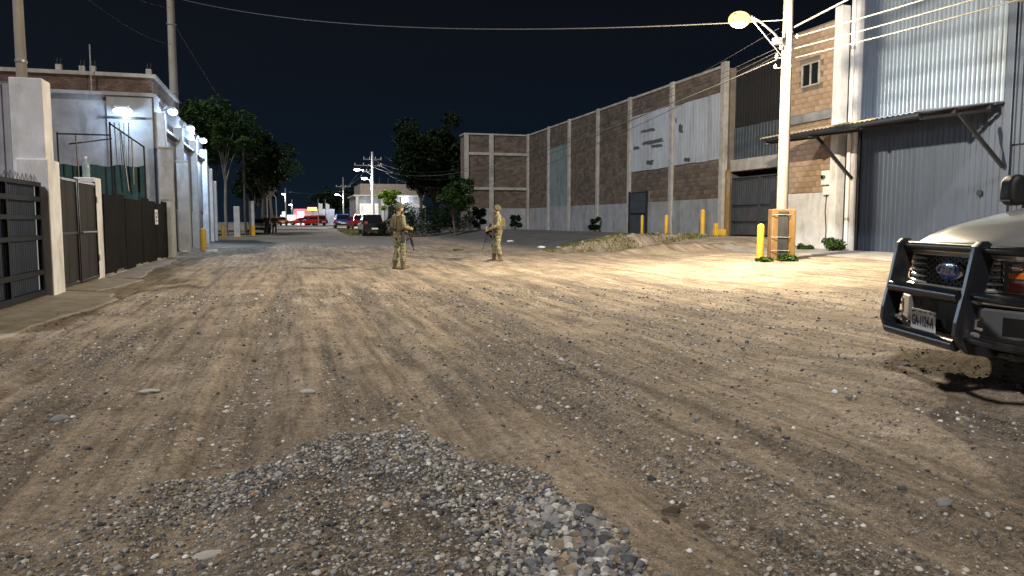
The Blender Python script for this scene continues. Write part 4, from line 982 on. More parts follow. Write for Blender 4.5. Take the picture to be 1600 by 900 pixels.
# ================================================================== people
m_skin = M('skin', (.36, .21, .14), rough=.55, var=.12, scale=20, bump=.05)
m_boot = M('tan_boot', (.12, .085, .05), rough=.7, var=.3, scale=12)
m_vest = M('khaki_vest', (.15, .122, .068), rough=.9, var=.3, scale=14, bump=.4, bscale=200)
m_gun = M('gunmetal', (.02, .02, .022), rough=.4, metal=.4, var=.2, bump=.02)
m_darkcloth = M('dark_cloth', (.02, .02, .025), rough=.9, var=.3)
m_helmet = M('helmet_cover', (.09, .085, .052), rough=.9, var=.5, scale=16, bump=.4, bscale=150)
def camo():
    m = M('camouflage', (.2, .185, .11), rough=.95, var=.3, scale=9, bump=.5, bscale=45)
    t = m.node_tree; n = t.nodes; L = t.links.new; b = n['Principled BSDF']; src = b.inputs['Base Color'].links[0].from_socket
    v = n.new('ShaderNodeTexNoise'); v.inputs['Scale'].default_value = 24; v.inputs['Detail'].default_value = 1.5
    tc = n.new('ShaderNodeTexCoord'); L(tc.outputs['Object'], v.inputs['Vector'])
    r = n.new('ShaderNodeValToRGB'); r.color_ramp.interpolation = 'CONSTANT'; e = r.color_ramp.elements
    e[0].position = 0; e[0].color = (.05, .052, .028, 1); e[1].position = .43; e[1].color = (.175, .165, .095, 1)
    q = e.new(.54); q.color = (.32, .29, .185, 1); q = e.new(.64); q.color = (.11, .1, .06, 1)
    L(v.outputs['Fac'], r.inputs[0]); x = n.new('ShaderNodeMix'); x.data_type = 'RGBA'; x.inputs[0].default_value = .75
    L(src, x.inputs[6]); L(r.outputs[0], x.inputs[7]); L(x.outputs[2], b.inputs['Base Color']); return m
m_camo = camo()
def person(label, loc, rz, arms, feet, mats, height=1.0, head_turn=0, soldier=True, lean=0.0, group=None):
    """arms: dict R/L -> (elbow, hand); feet: dict R/L -> (x, y, toe angle). Faces +y."""
    t = thing('person', label, 'person', loc, rz, group)
    b_ = MB()
    b_.tube([(0, 0, .86), (0, 0, .95), (0, -.005, 1.06), (0, 0, 1.2), (0, .0, 1.34), (0, -.01, 1.42)], [.13, .15, .14, .155, .16, .12], 16)
    b_.ell((0, -.01, .93), (.165, .125, .12)); b_.ell((0, 0, 1.28), (.185, .125, .17)); b_.ell((0, -.02, 1.4), (.2, .09, .07))
    b_.tube([(0, -.01, 1.42), (0, .0, 1.5), (0, .015, 1.58)], [.075, .06, .06], 12)
    H0 = Vector((0, .02, 1.635)); hr = Matrix.Rotation(head_turn, 3, 'Z')
    def hp(x, y, z): q = hr @ Vector((x, y, 0)); return (H0.x+q.x, H0.y+q.y, H0.z+z)
    b_.ell(hp(0, -.005, .01), (.077, .092, .105)); b_.ell(hp(0, .035, -.06), (.055, .055, .05)); b_.ell(hp(0, .098, -.02), (.014, .02, .024), 8, 6)
    for sd in (-1, 1): b_.ell(hp(sd*.08, -.005, -.01), (.014, .024, .034), 8, 6)
    bones = []
    for key, sd in (('R', 1), ('L', -1)):
        el, ha = Vector(arms[key][0]), Vector(arms[key][1]); sh_ = Vector((sd*.2, -.01, 1.405))
        b_.tube([sh_, sh_.lerp(el, .5), el, el.lerp(ha, .35), el.lerp(ha, .85), ha], [.078, .07, .056, .057, .042, .034], 12)
        b_.ell(sh_, (.085, .08, .08)); d = (ha-el).normalized()
        pc = ha + d*.045; b_.ell(pc, (.036, .042, .036), 10, 7); bones.append((ha, pc))
        # fingers closed round the grip, thumb from the side of the palm
        sdv = d.cross(Vector((0, 0, 1))).normalized(); up = sdv.cross(d).normalized()
        for k in range(4):
            r0 = pc + d*.025 + up*(.027 - .018*k); ln = (.03, .035, .033, .026)[k]
            p1 = r0 + d*ln; p2 = p1 - sdv*sd*.022 + d*.008; p3 = p2 - sdv*sd*.012 - d*.018
            b_.tube([r0 - d*.02, p1, p2, p3], [.0105, .0098, .009, .0075], 8)
        r0 = ha + d*.02 + up*.03; b_.tube([r0, r0 + up*.02 + d*.02 - sdv*sd*.01, r0 + up*.015 + d*.05 - sdv*sd*.02], [.012, .011, .009], 8)
        fx, fy, ta = feet[key]; hip = Vector((sd*.095, 0, .9)); an = Vector((fx, fy, .1)); kn = hip.lerp(an, .5) + Vector((sd*.01, .035, .04))
        b_.tube([hip, hip.lerp(kn, .35), hip.lerp(kn, .8), kn, kn.lerp(an, .3), kn.lerp(an, .78), an.lerp(kn, .12)], [.115, .1, .08, .075, .078, .068, .058], 14)
        td = Vector((math.sin(ta), math.cos(ta), 0))
        b_.tube([an + Vector((0, 0, .16)), an, an + Vector((0, 0, -.06))], [.058, .056, .055], 12)
        for k, (dd, r_, zz) in enumerate(((-.06, .042, .045), (0, .045, .05), (.07, .046, .045), (.14, .043, .04), (.175, .036, .036))):
            q = an + td*dd; b_.ell((q.x, q.y, zz), (r_, r_*1.15, zz*.98), 12, 8)
    me0 = b_.mesh('body_src'); o = link('body_src', me0)
    rm_ = o.modifiers.new('r', 'REMESH'); rm_.mode = 'VOXEL'; rm_.voxel_size = .0125
    s_ = o.modifiers.new('s', 'SMOOTH'); s_.factor = .5; s_.iterations = 3
    dg = bpy.context.evaluated_depsgraph_get(); me = bpy.data.meshes.new_from_object(o.evaluated_get(dg)); bpy.data.objects.remove(o); me.name = 'body'
    nv = len(me.vertices); co = np.empty(nv*3, np.float32); me.vertices.foreach_get('co', co); co = co.reshape(-1, 3)
    no = np.empty(nv*3, np.float32); me.vertices.foreach_get('normal', no); no = no.reshape(-1, 3)
    z = co[:, 2]; cl = (z < 1.5) & (z > .2)
    for ha, pc in bones: cl &= np.linalg.norm(co - np.array(pc), axis=1) > .1
    fold = (fbm(co[:, 0]*9 + co[:, 1]*7, z*17, 5, 3) - .5)*.030 + (fbm(co[:, 0]*22, z*40 + co[:, 1]*20, 8, 2)-.5)*.012
    co = co + no*(fold*cl)[:, None] + no*(.014*np.exp(-((z-.27)/.05)**2)*cl)[:, None]
    me.vertices.foreach_set('co', co.astype(np.float32).ravel())
    me.materials.clear()
    for q in mats: me.materials.append(q)
    pc_ = np.array([p.center[:] for p in me.polygons]); mi = np.zeros(len(pc_), np.int32)
    mi[pc_[:, 2] > 1.515] = 1; mi[pc_[:, 2] < .245] = 2
    for ha, pc in bones: mi[np.linalg.norm(pc_ - np.array(pc), axis=1) < .066] = 1
    me.polygons.foreach_set('material_index', mi); me.polygons.foreach_set('use_smooth', np.ones(len(pc_), bool)); me.update()
    link('body', me, t)
    for sd in (-1, 1): MB().ell(hp(sd*.03, .083, .012), (.011, .008, .007), 8, 6).build('eye', m_darkcloth, t, smooth=True)
    if soldier:
        hq = MB()
        vs = []; fs = []; nn, mm = 28, 10
        for i in range(mm+1):
            ph = i/mm*math.pi*.5
            for k in range(nn):
                a = 2*math.pi*k/nn; drop = .035*max(0, -math.sin(a)) + .05*abs(math.cos(a))**3
                rr_ = math.cos(ph); z_ = .045 + .112*math.sin(ph) - (drop*(1-i/mm)**1.2)
                vs.append(hp(.112*rr_*math.cos(a), -.01 + .132*rr_*math.sin(a), z_))
        for i in range(mm):
            for k in range(nn): fs.append((i*nn+k, i*nn+(k+1) % nn, (i+1)*nn+(k+1) % nn, (i+1)*nn+k))
        fs.append(tuple(range(nn-1, -1, -1)))
        hm = hq.add(vs, fs).build('helmet', m_helmet, t, smooth=True)
        MB().tube([hp(.112*1.03*math.cos(a), -.01+.132*1.03*math.sin(a), .042-.035*max(0, -math.sin(a))-.05*abs(math.cos(a))**3) for a in np.linspace(0, 2*math.pi, 25)], .006, 6).build('rim', m_helmet, hm, smooth=True)
        MB().tube([hp(-.1, .0, .0), hp(-.07, .04, -.08), hp(0, .07, -.115), hp(.07, .04, -.08), hp(.1, .0, .0)], .007, 6).build('chin_strap', m_darkcloth, hm, smooth=True)
        MB().box(*sum(zip((hp(-.02, .115, .06)[0], hp(-.02, .115, .06)[1]-.02, hp(0, 0, .06)[2]), (hp(.02, .115, .1)[0]+.005, hp(.02, .13, .1)[1]+.01, hp(0, 0, .1)[2])), ())).build('mount', m_darkcloth, hm)
        ve = MB().lathe([(.165, 1.0), (.19, 1.02), (.205, 1.1), (.212, 1.25), (.2, 1.36), (.165, 1.42), (.1, 1.45)], (0, -.005, 0), 26, 2, .76).build('vest', m_vest, t, smooth=60)
        MB().box(-.135, .135, -.195, -.13, 1.08, 1.38).build('back_panel', m_vest, ve, bevel=.03, seg=3)
        MB().box(-.08, .08, -.225, -.195, 1.12, 1.3).build('back_pouch', m_vest, ve, bevel=.02, seg=3)
        for x in (-.115, 0, .115): MB().box(x-.048, x+.048, .15, .215, 1.04, 1.2).build('pouch', m_vest, ve, bevel=.015, seg=2)
        for sd in (-1, 1): MB().bar((sd*.11, -.12, 1.41), (sd*.11, .11, 1.415), .065, .03).build('shoulder_strap', m_vest, ve, bevel=.01)
        be = MB().lathe([(.168, .955), (.178, .96), (.178, 1.01), (.168, 1.015)], (0, -.005, 0), 26, 2, .78).build('belt', m_vest, t, smooth=40)
        MB().box(.165, .225, -.04, .06, .72, .99).build('holster', m_darkcloth, be, bevel=.012)
        MB().box(.175, .21, -.05, .02, .98, 1.06).build('pistol_grip', m_gun, be, bevel=.008)
        MB().box(-.225, -.165, -.06, .05, .84, .98).build('hip_pouch', m_vest, be, bevel=.015)
        for sd, key in ((1, 'R'), (-1, 'L')):
            fx, fy, ta = feet[key]; MB().ell((sd*.105 + (fx-sd*.095)*.5, .115+fy*.5, .52), (.062, .03, .08), 12, 8).build('knee_pad', m_vest, t, smooth=True)
    return t
def rifle(owner_loc, rz, a, b_, label):                        # a: stock end, b_: muzzle, in the owner's frame
    Mx = Matrix.Translation(owner_loc) @ Matrix.Rotation(rz, 4, 'Z'); A = Mx @ Vector(a); B = Mx @ Vector(b_)
    d = (B-A).normalized(); ln = (B-A).length; up = Vector((0, 0, 1)); side = d.cross(up).normalized(); u2 = side.cross(d).normalized()
    t = thing('rifle', label, 'rifle', A, 0, 'rifles held by the soldiers'); t.rotation_mode = 'QUATERNION'
    t.rotation_quaternion = Matrix((side, d, u2)).transposed().to_quaternion()
    k = ln/.85
    MB().prism([(0, -.07), (0, .03), (.2, .025), (.2, -.02)], 0, -.018, .018).build('stock', m_gun, t, bevel=.006)
    MB().box(-.02, .02, .2, .42, -.03, .045).build('receiver', m_gun, t, bevel=.006)
    MB().box(-.024, .024, .42, .64, -.02, .035).build('handguard', m_gun, t, bevel=.008)
    MB().tube([(0, .64, .01), (0, ln-.05, .01), (0, ln-.05, .01), (0, ln, .01)], [.009, .009, .014, .014], 8).build('barrel', m_gun, t, smooth=True)
    MB().prism([(.33, -.03), (.39, -.03), (.43, -.19), (.37, -.2)], 0, -.014, .014).build('magazine', m_gun, t, bevel=.004)
    MB().prism([(.22, -.03), (.27, -.03), (.25, -.13), (.2, -.12)], 0, -.014, .014).build('grip', m_gun, t, bevel=.006)
    MB().box(-.012, .012, .25, .4, .045, .06).build('rail', m_gun, t); MB().box(-.02, .02, .29, .36, .06, .1).build('sight', m_gun, t, bevel=.006)
def face(vx, vy): return math.atan2(-vx, vy)
L1 = (-3.02, 20.55); r1 = face(.78, .62); loc1 = (L1[0], L1[1], gz(*L1)-.005)
person('soldier in camouflage and khaki vest seen from behind, with a dark holster', loc1, r1, {'R': ((.29, .02, 1.13), (.17, .27, 1.09)), 'L': ((-.29, .08, 1.14), (-.03, .30, .96))},
       {'R': (.15, .02, .35), 'L': (-.13, -.06, -.25)}, [m_camo, m_skin, m_boot], head_turn=R(-22))
rifle(loc1, r1, (.12, .19, 1.22), (.03, .44, .5), 'black rifle pointed down by the soldier seen from behind')
L2 = (-.45, 24.3); r2 = face(-.97, -.22); loc2 = (L2[0], L2[1], gz(*L2)-.005)
person('soldier in camouflage seen in profile, standing before the block warehouse wing', loc2, r2, {'R': ((.28, .04, 1.14), (.1, .3, 1.06)), 'L': ((-.28, .05, 1.15), (-.08, .32, 1.0))},
       {'R': (.12, .1, .1), 'L': (-.13, -.05, -.2)}, [m_camo, m_skin, m_boot], head_turn=R(0))
rifle(loc2, r2, (.1, .2, 1.2), (-.05, .5, .36), 'black rifle pointed down by the soldier in profile')
for k, (l, s, a, lb) in enumerate(((-1.75, 71.6, 2.6, 'person in dark clothes standing next to the pale parked car, arms folded low'), (-1.1, 71.0, 3.6, 'person in dark clothes standing a step away from the pale parked car'))):
    p_ = W(l, s); person(lb, (p_.x, p_.y, gz(p_.x, p_.y)), a, {'R': ((.27, .05, 1.14), (.1, .25, 1.05)), 'L': ((-.27, .05, 1.14), (-.1, .26, 1.0))}, {'R': (.13, 0, .2), 'L': (-.13, 0, -.2)},
           [m_darkcloth, m_skin, m_darkcloth], soldier=False, group='people by the pale car')
# ================================================================== trees, far street
def leaves_mesh(name, centers, radii, per, size, mat, flat=.8):
    c = np.repeat(np.array(centers), per, 0); rr = np.repeat(np.array(radii), per)
    n = len(c); d = RNG.normal(0, 1, (n, 3)); d /= np.linalg.norm(d, axis=1)[:, None]
    p = c + d*(rr*RNG.uniform(.25, 1.05, n)**.6)[:, None]*np.array([1, 1, flat])
    u = RNG.normal(0, 1, (n, 3)); u[:, 2] *= .6; u /= np.linalg.norm(u, axis=1)[:, None]; v = np.cross(u, RNG.normal(0, 1, (n, 3))); v /= np.linalg.norm(v, axis=1)[:, None]
    sz = size*RNG.uniform(.55, 1.4, n)[:, None]
    co = np.stack([p - u*sz, p + v*sz*.42, p + u*sz, p - v*sz*.42], 1).reshape(-1, 3); F = np.arange(n*4).reshape(-1, 4)
    me = bpy.data.meshes.new(name); me.vertices.add(len(co)); me.vertices.foreach_set('co', co.ravel().astype(np.float32))
    me.loops.add(F.size); me.loops.foreach_set('vertex_index', F.ravel().astype(np.int32)); me.polygons.add(n); me.polygons.foreach_set('loop_start', (np.arange(n)*4).astype(np.int32))
    me.update(calc_edges=True); me.materials.append(mat); return me
def tree(X, Y, h, rx, label, mat=m_leaf, trunk_h=.35, nclu=46, per=170, leaf=.2, bark=m_bark, name='tree', group='street trees', tr=.22, rz_=None, flatc=.75):
    z = gz(X, Y); t = thing(name, label, 'tree', (X, Y, z-.1), random.uniform(0, 6), group)
    th = h*trunk_h; cz_ = (h+th)/2 + .3; rz = rz_ or (h-th)/2
    tb = MB(); lean = random.uniform(-.4, .4)
    tb.tube([(0, 0, 0), (lean*.2, .05, th*.5), (lean*.6, 0, th), (lean, .1, h*.62), (lean*1.1, .2, h*.8)], [tr, tr*.85, tr*.75, tr*.4, tr*.12], 10)
    cs = []; rs = []; lobes = [q_/np.linalg.norm(q_)*random.uniform(.25, .72) for q_ in RNG.normal(0, 1, (max(7, nclu//5), 3))]
    for k in range(nclu):
        while True:
            q = lobes[k % len(lobes)] + RNG.normal(0, .24, 3)
            if np.linalg.norm(q) < .97: break
        cs.append((q[0]*rx*.86, q[1]*rx*.86, cz_ + q[2]*rz*.9)); rs.append(random.uniform(.09, .27)*rx)
    for k in range(14):
        e = Vector(cs[k]); b0 = Vector((lean*.6, 0, th*random.uniform(.8, 1.35))); md = b0.lerp(e, .5) + Vector((0, 0, .3)); tb.tube([b0, md, e], [tr*.3, tr*.18, tr*.05], 6)
    tb.build('trunk', bark, t, smooth=True)
    link('crown', leaves_mesh('crown', cs, rs, per, leaf, mat, flatc), t); return t
tree(-25.3, 64, 12.2, 5.0, 'big broad dark tree growing just past the white yard wall', m_leaf, nclu=60, per=190)
tree(-22.6, 61, 9.0, 2.0, 'slender pale-barked tree leaning before the earthen wall', m_leaf, .5, 22, 150, .17, m_palebark, tr=.14)
tree(-25.8, 80, 10.5, 4.2, 'round dark tree beside the street behind the pale-barked tree', m_leafdark)
tree(-30.5, 98, 10.0, 4.5, 'dark tree shading the far pale car, behind the round tree', m_leafdark, nclu=36, per=120)
tree(-34, 70, 13.0, 5.5, 'tall dark tree behind the big broad tree, away from the street', m_leafdark, nclu=40, per=130)
tree(-7.4, 74, 11.2, 5.4, 'huge dark spreading tree beside the warehouse wing', m_leafdark, .16, 110, 190, .22)
tree(-1.8, 78, 11.0, 4.2, 'dark tree behind the block warehouse wing', m_leafdark, .3, 40, 150)
tree(-9.6, 82, 8.0, 2.6, 'low dark tree overhanging the far grey house', m_leafdark, .3, 34, 150)
tree(-4.1, 55.5, 4.5, 1.75, 'small leafy green tree against the corner of the warehouse wing', m_leaf, .3, 30, 170, .13, tr=.09)
tree(-14.5, 92.3, 4.9, 2.0, 'bright yellow-green shrub tree lit by a street lamp', m_leafbright, .25, 26, 150, .14, tr=.08)
tree(-36, 190, 10, 7, 'far dark tree at the bend of the street', m_leafdark, .2, 34, 90, .4)
tree(-47, 200, 9, 8, 'far dark tree behind the red-lit shop', m_leafdark, .2, 34, 90, .4)
tree(-60, 180, 11, 8, 'far dark tree behind the lamp arches', m_leafdark, .2, 34, 90, .4)
def shrub(X, Y, h, r, label, mat=m_leafdark, per=150, n=14, leaf=.09, cat='shrub', name='shrub', group='shrubs by the warehouse'):
    t = thing(name, label, cat, (X, Y, gz(X, Y)-.03), 0, group)
    cs = [(random.uniform(-.7, .7)*r, random.uniform(-.7, .7)*r, h*random.uniform(.2, .85)) for _ in range(n)]
    st_ = MB()
    for c in cs[:7]: st_.tube([(c[0]*.15, c[1]*.15, 0), (c[0]*.6, c[1]*.6, c[2]*.6), c], [.02, .013, .005], 5)
    st_.build('stems', m_bark, t); link('foliage', leaves_mesh('foliage', cs, [r*.42]*n, per, leaf, mat), t)
for k, (x, y, h, r, lb) in enumerate([(-7.8, 61, 2.6, 1.6, 'dark overgrown shrub under the huge tree, street end'), (-5.9, 60, 2.3, 1.5, 'dark overgrown shrub under the huge tree, middle one'), (-4.2, 59, 2.6, 1.4, 'dark overgrown shrub touching the corner of the wing'),
                                  (-9.8, 63, 2.0, 1.3, 'low dark shrub next to the black parked pickup'), (-2.4, 57.4, 2.0, .55, 'narrow upright shrub against the plaster foot of the wing'), (.3, 58.6, 1.4, .45, 'small bush at the inner corner of the wing')]): shrub(x, y, h, r, lb)
for k, (l, s, lb) in enumerate([(18.0, 43.6, 'dark plant at the warehouse foot past the doorway')]):
    p_ = W(l, s); shrub(p_.x, p_.y, 1.0, .4, lb, m_leafdark, 90, 10)
for k, (l, s, h, r, lb) in enumerate([(17.9, 22.1, .5, .4, 'green weed clump at the foot of the downpipe'), (17.8, 23.4, .28, .3, 'low green weeds under the meter boxes'), (17.6, 24.7, .32, .4, 'green weeds along the whitewashed wall foot'),
                                  (12.75, 17.55, .14, .28, 'flat weed patch before the yellow pole guard'), (12.3, 17.9, .1, .2, 'small weeds at the foot of the stout bollard')]):
    p_ = W(l, s); shrub(p_.x, p_.y, h, r, lb, m_weed, 130, 12, .05, 'weeds', 'weed_clump', 'weed clumps by the block house')
# grass on the bank and far verge: uncountable
def grass(name, L0, L1, S0, S1, n, h, label, mats, frame=True):
    l = RNG.uniform(L0, L1, n); s = RNG.uniform(S0, S1, n); kk = fbm(l*1.3, s*1.3, 90) > RNG.uniform(.38, .62, n); l, s = l[kk], s[kk]; n = len(l)
    X = l*CT - s*STH; Y = l*STH + s*CT; Z = ground_z(X, Y); a = RNG.uniform(0, 6.28, n); w_ = .018; hh = h*RNG.uniform(.3, 1.2, n); tx = RNG.normal(0, .35, n)*hh; ty = RNG.normal(0, .35, n)*hh
    co = np.stack([np.stack([X-np.cos(a)*w_, Y-np.sin(a)*w_, Z-.01], -1), np.stack([X+np.cos(a)*w_, Y+np.sin(a)*w_, Z-.01], -1), np.stack([X+tx, Y+ty, Z+hh], -1)], 1).reshape(-1, 3)
    F = np.arange(n*3).reshape(-1, 3); me = bpy.data.meshes.new(name); me.vertices.add(len(co)); me.vertices.foreach_set('co', co.ravel().astype(np.float32))
    me.loops.add(F.size); me.loops.foreach_set('vertex_index', F.ravel().astype(np.int32)); me.polygons.add(n); me.polygons.foreach_set('loop_start', (np.arange(n)*3).astype(np.int32))
    me.update(calc_edges=True)
    for m in mats: me.materials.append(m)
    me.polygons.foreach_set('material_index', (RNG.uniform(0, 1, n) > .45).astype(np.int32)); o = link(name, me); tag(o, label, 'grass', kind='stuff')
grass('bank_grass', 10.2, 18.2, 29.2, 31.2, 9000, .085, 'short dry and green grass over the low bank by the warehouse', [m_dry, m_weed])
grass('verge_grass', 5, 9.5, 66, 84, 9000, .3, 'green grass verge between the parked pickups far down the street', [m_weed, m_dry])
# kerb stones / rubble along the bank crest
for k in range(6):
    l = 11.0 + k*1.15; p_ = W(l, 30.75 + random.uniform(-.1, .1)); stone('stone', p_.x, p_.y, random.uniform(.09, .15), (.8, .5), m_stone, ('sixth', 'fifth', 'fourth', 'third', 'second', 'first')[k] + ' grey rubble stone along the grassy bank crest, counted from the recessed gate', random.random()*3, 'rubble stones on the bank')
# litter
def litter(X, Y, r, label, mat=m_plastic):
    b = bmesh.new(); bmesh.ops.create_icosphere(b, subdivisions=3, radius=1)
    for v in b.verts: v.co *= .45 + .9*random.random()**1.5
    me = bpy.data.meshes.new('litter'); b.to_mesh(me); b.free(); me.materials.append(mat); o = link('litter', me); o.scale = (r, r*.6, r*.3); o.location = (X, Y, gz(X, Y)+r*.15); tag(o, label, 'litter', 'bits of litter')
litter(-12.05, 30.8, .28, 'crumpled white plastic lying below the white pier of the facade'); litter(-12.6, 29.6, .14, 'small white scrap near the low white post'); litter(1.3, 34.2, .17, 'white scrap between the profile soldier and the grassy bank')
litter(-2.35, 33.4, .24, 'crumpled dry yellow leaves on the road beside the profile soldier', m_dry); litter(-.1, 41, .18, 'white scrap at the edge of the dark lot')
# ---------------- left verge beyond the yard wall
t, o_ = st_thing('earthen_wall', 'low brown earthen wall under the trees past the yard wall', 'wall', -6, 60, 0)
MB(o_).box(-7.2, -6.8, 52, 74, 0, 2.3).build('wall', M('earthen', (.2, .15, .1), var=.35), t, bevel=.03)
for (l, s, h, lb) in [(-3.75, 63.6, 2.4, 'white gatepost nearer the pale-barked tree'), (-2.9, 69.6, 2.96, 'white gatepost with a yellow foot')]:
    t, o_ = st_thing('gatepost', lb, 'post', l, s, 0, 'white gateposts'); MB(o_).box(l-.22, l+.22, s-.22, s+.22, -.1, h).build('shaft', m_pier, t, bevel=.02)
    MB(o_).box(l-.24, l+.24, s-.24, s+.24, -.1, .9 if h > 2.95 else .15).build('foot', m_yellow, t)
t = thing('wooden_post', 'thin dark wooden pole under the trees by the gateposts', 'post', W(-3.4, 69, 0)); MB().tube([(0, 0, 0), (0, 0, 8.5)], .1, 8).build('shaft', m_bark, t, smooth=True)
# ---------------- cars
def car(label, l, s, rz, mat, kind='suv', group='vehicles parked along the street', z=None):
    p_ = W(l, s); z = gz(p_.x, p_.y); t = thing('parked_car' if kind != 'pickup' else 'parked_pickup', label, 'car' if kind != 'pickup' else 'pickup', (p_.x, p_.y, z), TH + rz, group)
    Bp = {'suv': [(-2.15, .35), (-2.2, .75), (-2.15, 1.0), (1.1, 1.0), (2.0, .9), (2.2, .7), (2.2, .35)], 'sedan': [(-2.2, .3), (-2.25, .7), (-2.1, .92), (1.0, .9), (2.0, .78), (2.2, .6), (2.2, .3)],
          'pickup': [(-2.6, .45), (-2.65, 1.1), (.4, 1.1), (1.5, 1.12), (2.5, 1.0), (2.6, .75), (2.6, .45)]}[kind]
    Gp = {'suv': [(-2.1, .98), (-1.85, 1.6), (-1.5, 1.66), (.2, 1.64), (1.15, .98)], 'sedan': [(-1.7, .9), (-1.1, 1.35), (-.8, 1.42), (.1, 1.4), (1.05, .88)], 'pickup': [(-.9, 1.08), (-.75, 1.7), (-.5, 1.78), (.6, 1.76), (1.4, 1.08)]}[kind]
    w_ = .88 if kind != 'pickup' else .95
    MB().prism(Bp, 0, -w_, w_).build('body', mat, t, bevel=.08, seg=3, smooth=True); nG = len(Gp)
    vs = [(sd*(w_-.05 if z_ < 1.15 else w_-.2), y, z_) for sd in (-1, 1) for y, z_ in Gp]
    MB().add(vs, [tuple(range(nG)), tuple(range(2*nG-1, nG-1, -1))] + [(i, nG+i, nG+(i+1) % nG, (i+1) % nG) for i in range(nG)]).build('cabin', mat, t, bevel=.04)
    y0, y1 = Gp[0], Gp[-1]; top = Gp[1][1]-.08
    for sd in (-1, 1):
        q = [(sd*(w_-.045), Gp[0][0]+.35, Gp[0][1]+.06), (sd*(w_-.185), Gp[1][0]+.25, top), (sd*(w_-.185), Gp[-2][0]-.05, top), (sd*(w_-.045), Gp[-1][0]-.3, Gp[0][1]+.06)]
        MB().add(q + [(x-sd*.03, y, z_) for x, y, z_ in q], [(0, 1, 2, 3), (7, 6, 5, 4), (0, 4, 5, 1), (1, 5, 6, 2), (2, 6, 7, 3), (3, 7, 4, 0)]).build('side_window', m_glass, t)
    for (ya, za), (yb, zb), nm, dy in ((Gp[0], Gp[1], 'rear_window', -.02), (Gp[-1], Gp[-2], 'windscreen', .02)):
        a = (ya*.88+yb*.12, za*.88+zb*.12); c = (ya*.12+yb*.88, za*.12+zb*.88)
        q = [(-w_+.15, a[0]+dy, a[1]+.01), (w_-.15, a[0]+dy, a[1]+.01), (w_-.26, c[0]+dy, c[1]+.01), (-w_+.26, c[0]+dy, c[1]+.01)]
        MB().add(q + [(x, y-dy, z_-.02) for x, y, z_ in q], [(0, 1, 2, 3), (7, 6, 5, 4), (0, 4, 5, 1), (1, 5, 6, 2), (2, 6, 7, 3), (3, 7, 4, 0)]).build(nm, m_glass, t)
    yb, yf = Bp[1][0], Bp[-2][0]; zl = Bp[1][1]
    for sd in (-1, 1):
        MB().box(sd*.7-.14, sd*.7+.14, yb-.03, yb+.05, zl-.12, zl+.12).build('tail_light', m_redlens, t, bevel=.02); MB().box(sd*.65-.16, sd*.65+.16, yf-.08, yf+.02, .62, .78).build('headlight', m_lensgrey, t, bevel=.02)
        for y in (yb+.85, yf-.8):
            wv = MB().lathe([(.2, -.1), (.31, -.11), (.34, -.08), (.34, .08), (.31, .11), (.2, .1)], (sd*(w_-.1), y, .34), 20, 0).build('wheel', m_rubber, t, smooth=50); MB().lathe([(.2, -.08), (.12, -.105), (.02, -.105)] if sd < 0 else [(.02, .105), (.12, .105), (.2, .08)], (sd*(w_-.1), y, .34), 14, 0).build('rim', m_steel, wv, smooth=50)
    MB().box(-.26, .26, yb-.06, yb-.02, .55, .68).build('licence_plate', m_plate, t)
    MB().box(-w_, w_, yb-.05, yb+.1, .38, .55).build('rear_bumper', m_blackplast, t, bevel=.02)
    return t
def paint(nm, c): return M(nm, c, rough=.3, metal=.3, var=.08, bump=0, coat=.7)
car('black pickup parked on the verge before the dark shrubs', 6.95, 67, 0, paint('black_car_paint', (.012, .012, .014)), 'pickup')
car('red hatchback with a white rear parked past the black pickup', 7.5, 87.5, .1, paint('red_car_paint', (.35, .03, .025)), 'suv')
car('dark blue car parked ahead of the red hatchback', 6.2, 93, 0, paint('blue_car_paint', (.02, .06, .25)), 'suv')  # the blue is the body paint
car('pale parked sedan beside the two dark-clothed people', -2.6, 76, .15, paint('pale_car_paint', (.42, .45, .44)), 'sedan')
car('bright red car standing far off near the white banners', 4.3, 128, .6, paint('scarlet_car_paint', (.5, .02, .02)), 'suv')
car('small red car standing before the red-lit shop', 2.4, 146, 1.4, paint('crimson_car_paint', (.42, .03, .02)), 'sedan')
car('dark car standing far off beside the red-lit shop', 3.6, 142, .4, paint('dark_car_paint', (.02, .02, .025)), 'suv')
car('orange car far off at the foot of the lamp arches', -1.3, 128, .3, paint('orange_car_paint', (.5, .12, .02)), 'sedan')
# ---------------- far grey house
fh, o_ = st_thing('far_house', 'pale grey unfinished two-storey house with white shutter behind the utility pole', 'house', 13, 108, .4)
MB(o_).box(8.9, 18, 105.5, 116, .2, 4.6).build('ground_floor', m_dimwhite, fh)
MB(o_).box(9.6, 18, 106.5, 116, 4.6, 6.3).build('upper_floor', m_mortar, fh)
MB(o_).box(8.6, 18.2, 105.2, 116, 4.55, 4.75).build('slab', m_concrete, fh, bevel=.02)
st2 = MB(o_).box(9.4, 11.9, 105.38, 105.5, .6, 3.6).build('shutter', m_whitewall, fh)
for k in range(10): MB(o_).box(9.4, 11.9, 105.34, 105.38, .62+k*.298, .62+k*.298+.28).build('shutter_slat', m_whitewall, st2)
for l in (8.9, 12.3, 15): MB(o_).box(l, l+.35, 105.3, 105.5, .2, 4.55).build('column', m_concrete, fh)
wn2 = MB(o_).box(13.2, 14.6, 105.42, 105.49, 1.8, 3.2).build('window', m_glass, fh); MB(o_).box(13.1, 14.7, 105.36, 105.42, 1.7, 1.8).build('sill', m_concrete, wn2)
for k in range(7): MB(o_).tube([(9.8+k*1.2, 106.7, 6.2), (9.8+k*1.2+.05, 106.7, 7.0+random.random()*.4)], .02, 5).build('rebar', m_bark, fh)
MB(o_).box(15.2, 15.8, 105.1, 105.4, 4.0, 4.12).build('lamp_lens', EM('house_lamp', (.95, .97, 1), 30), fh)
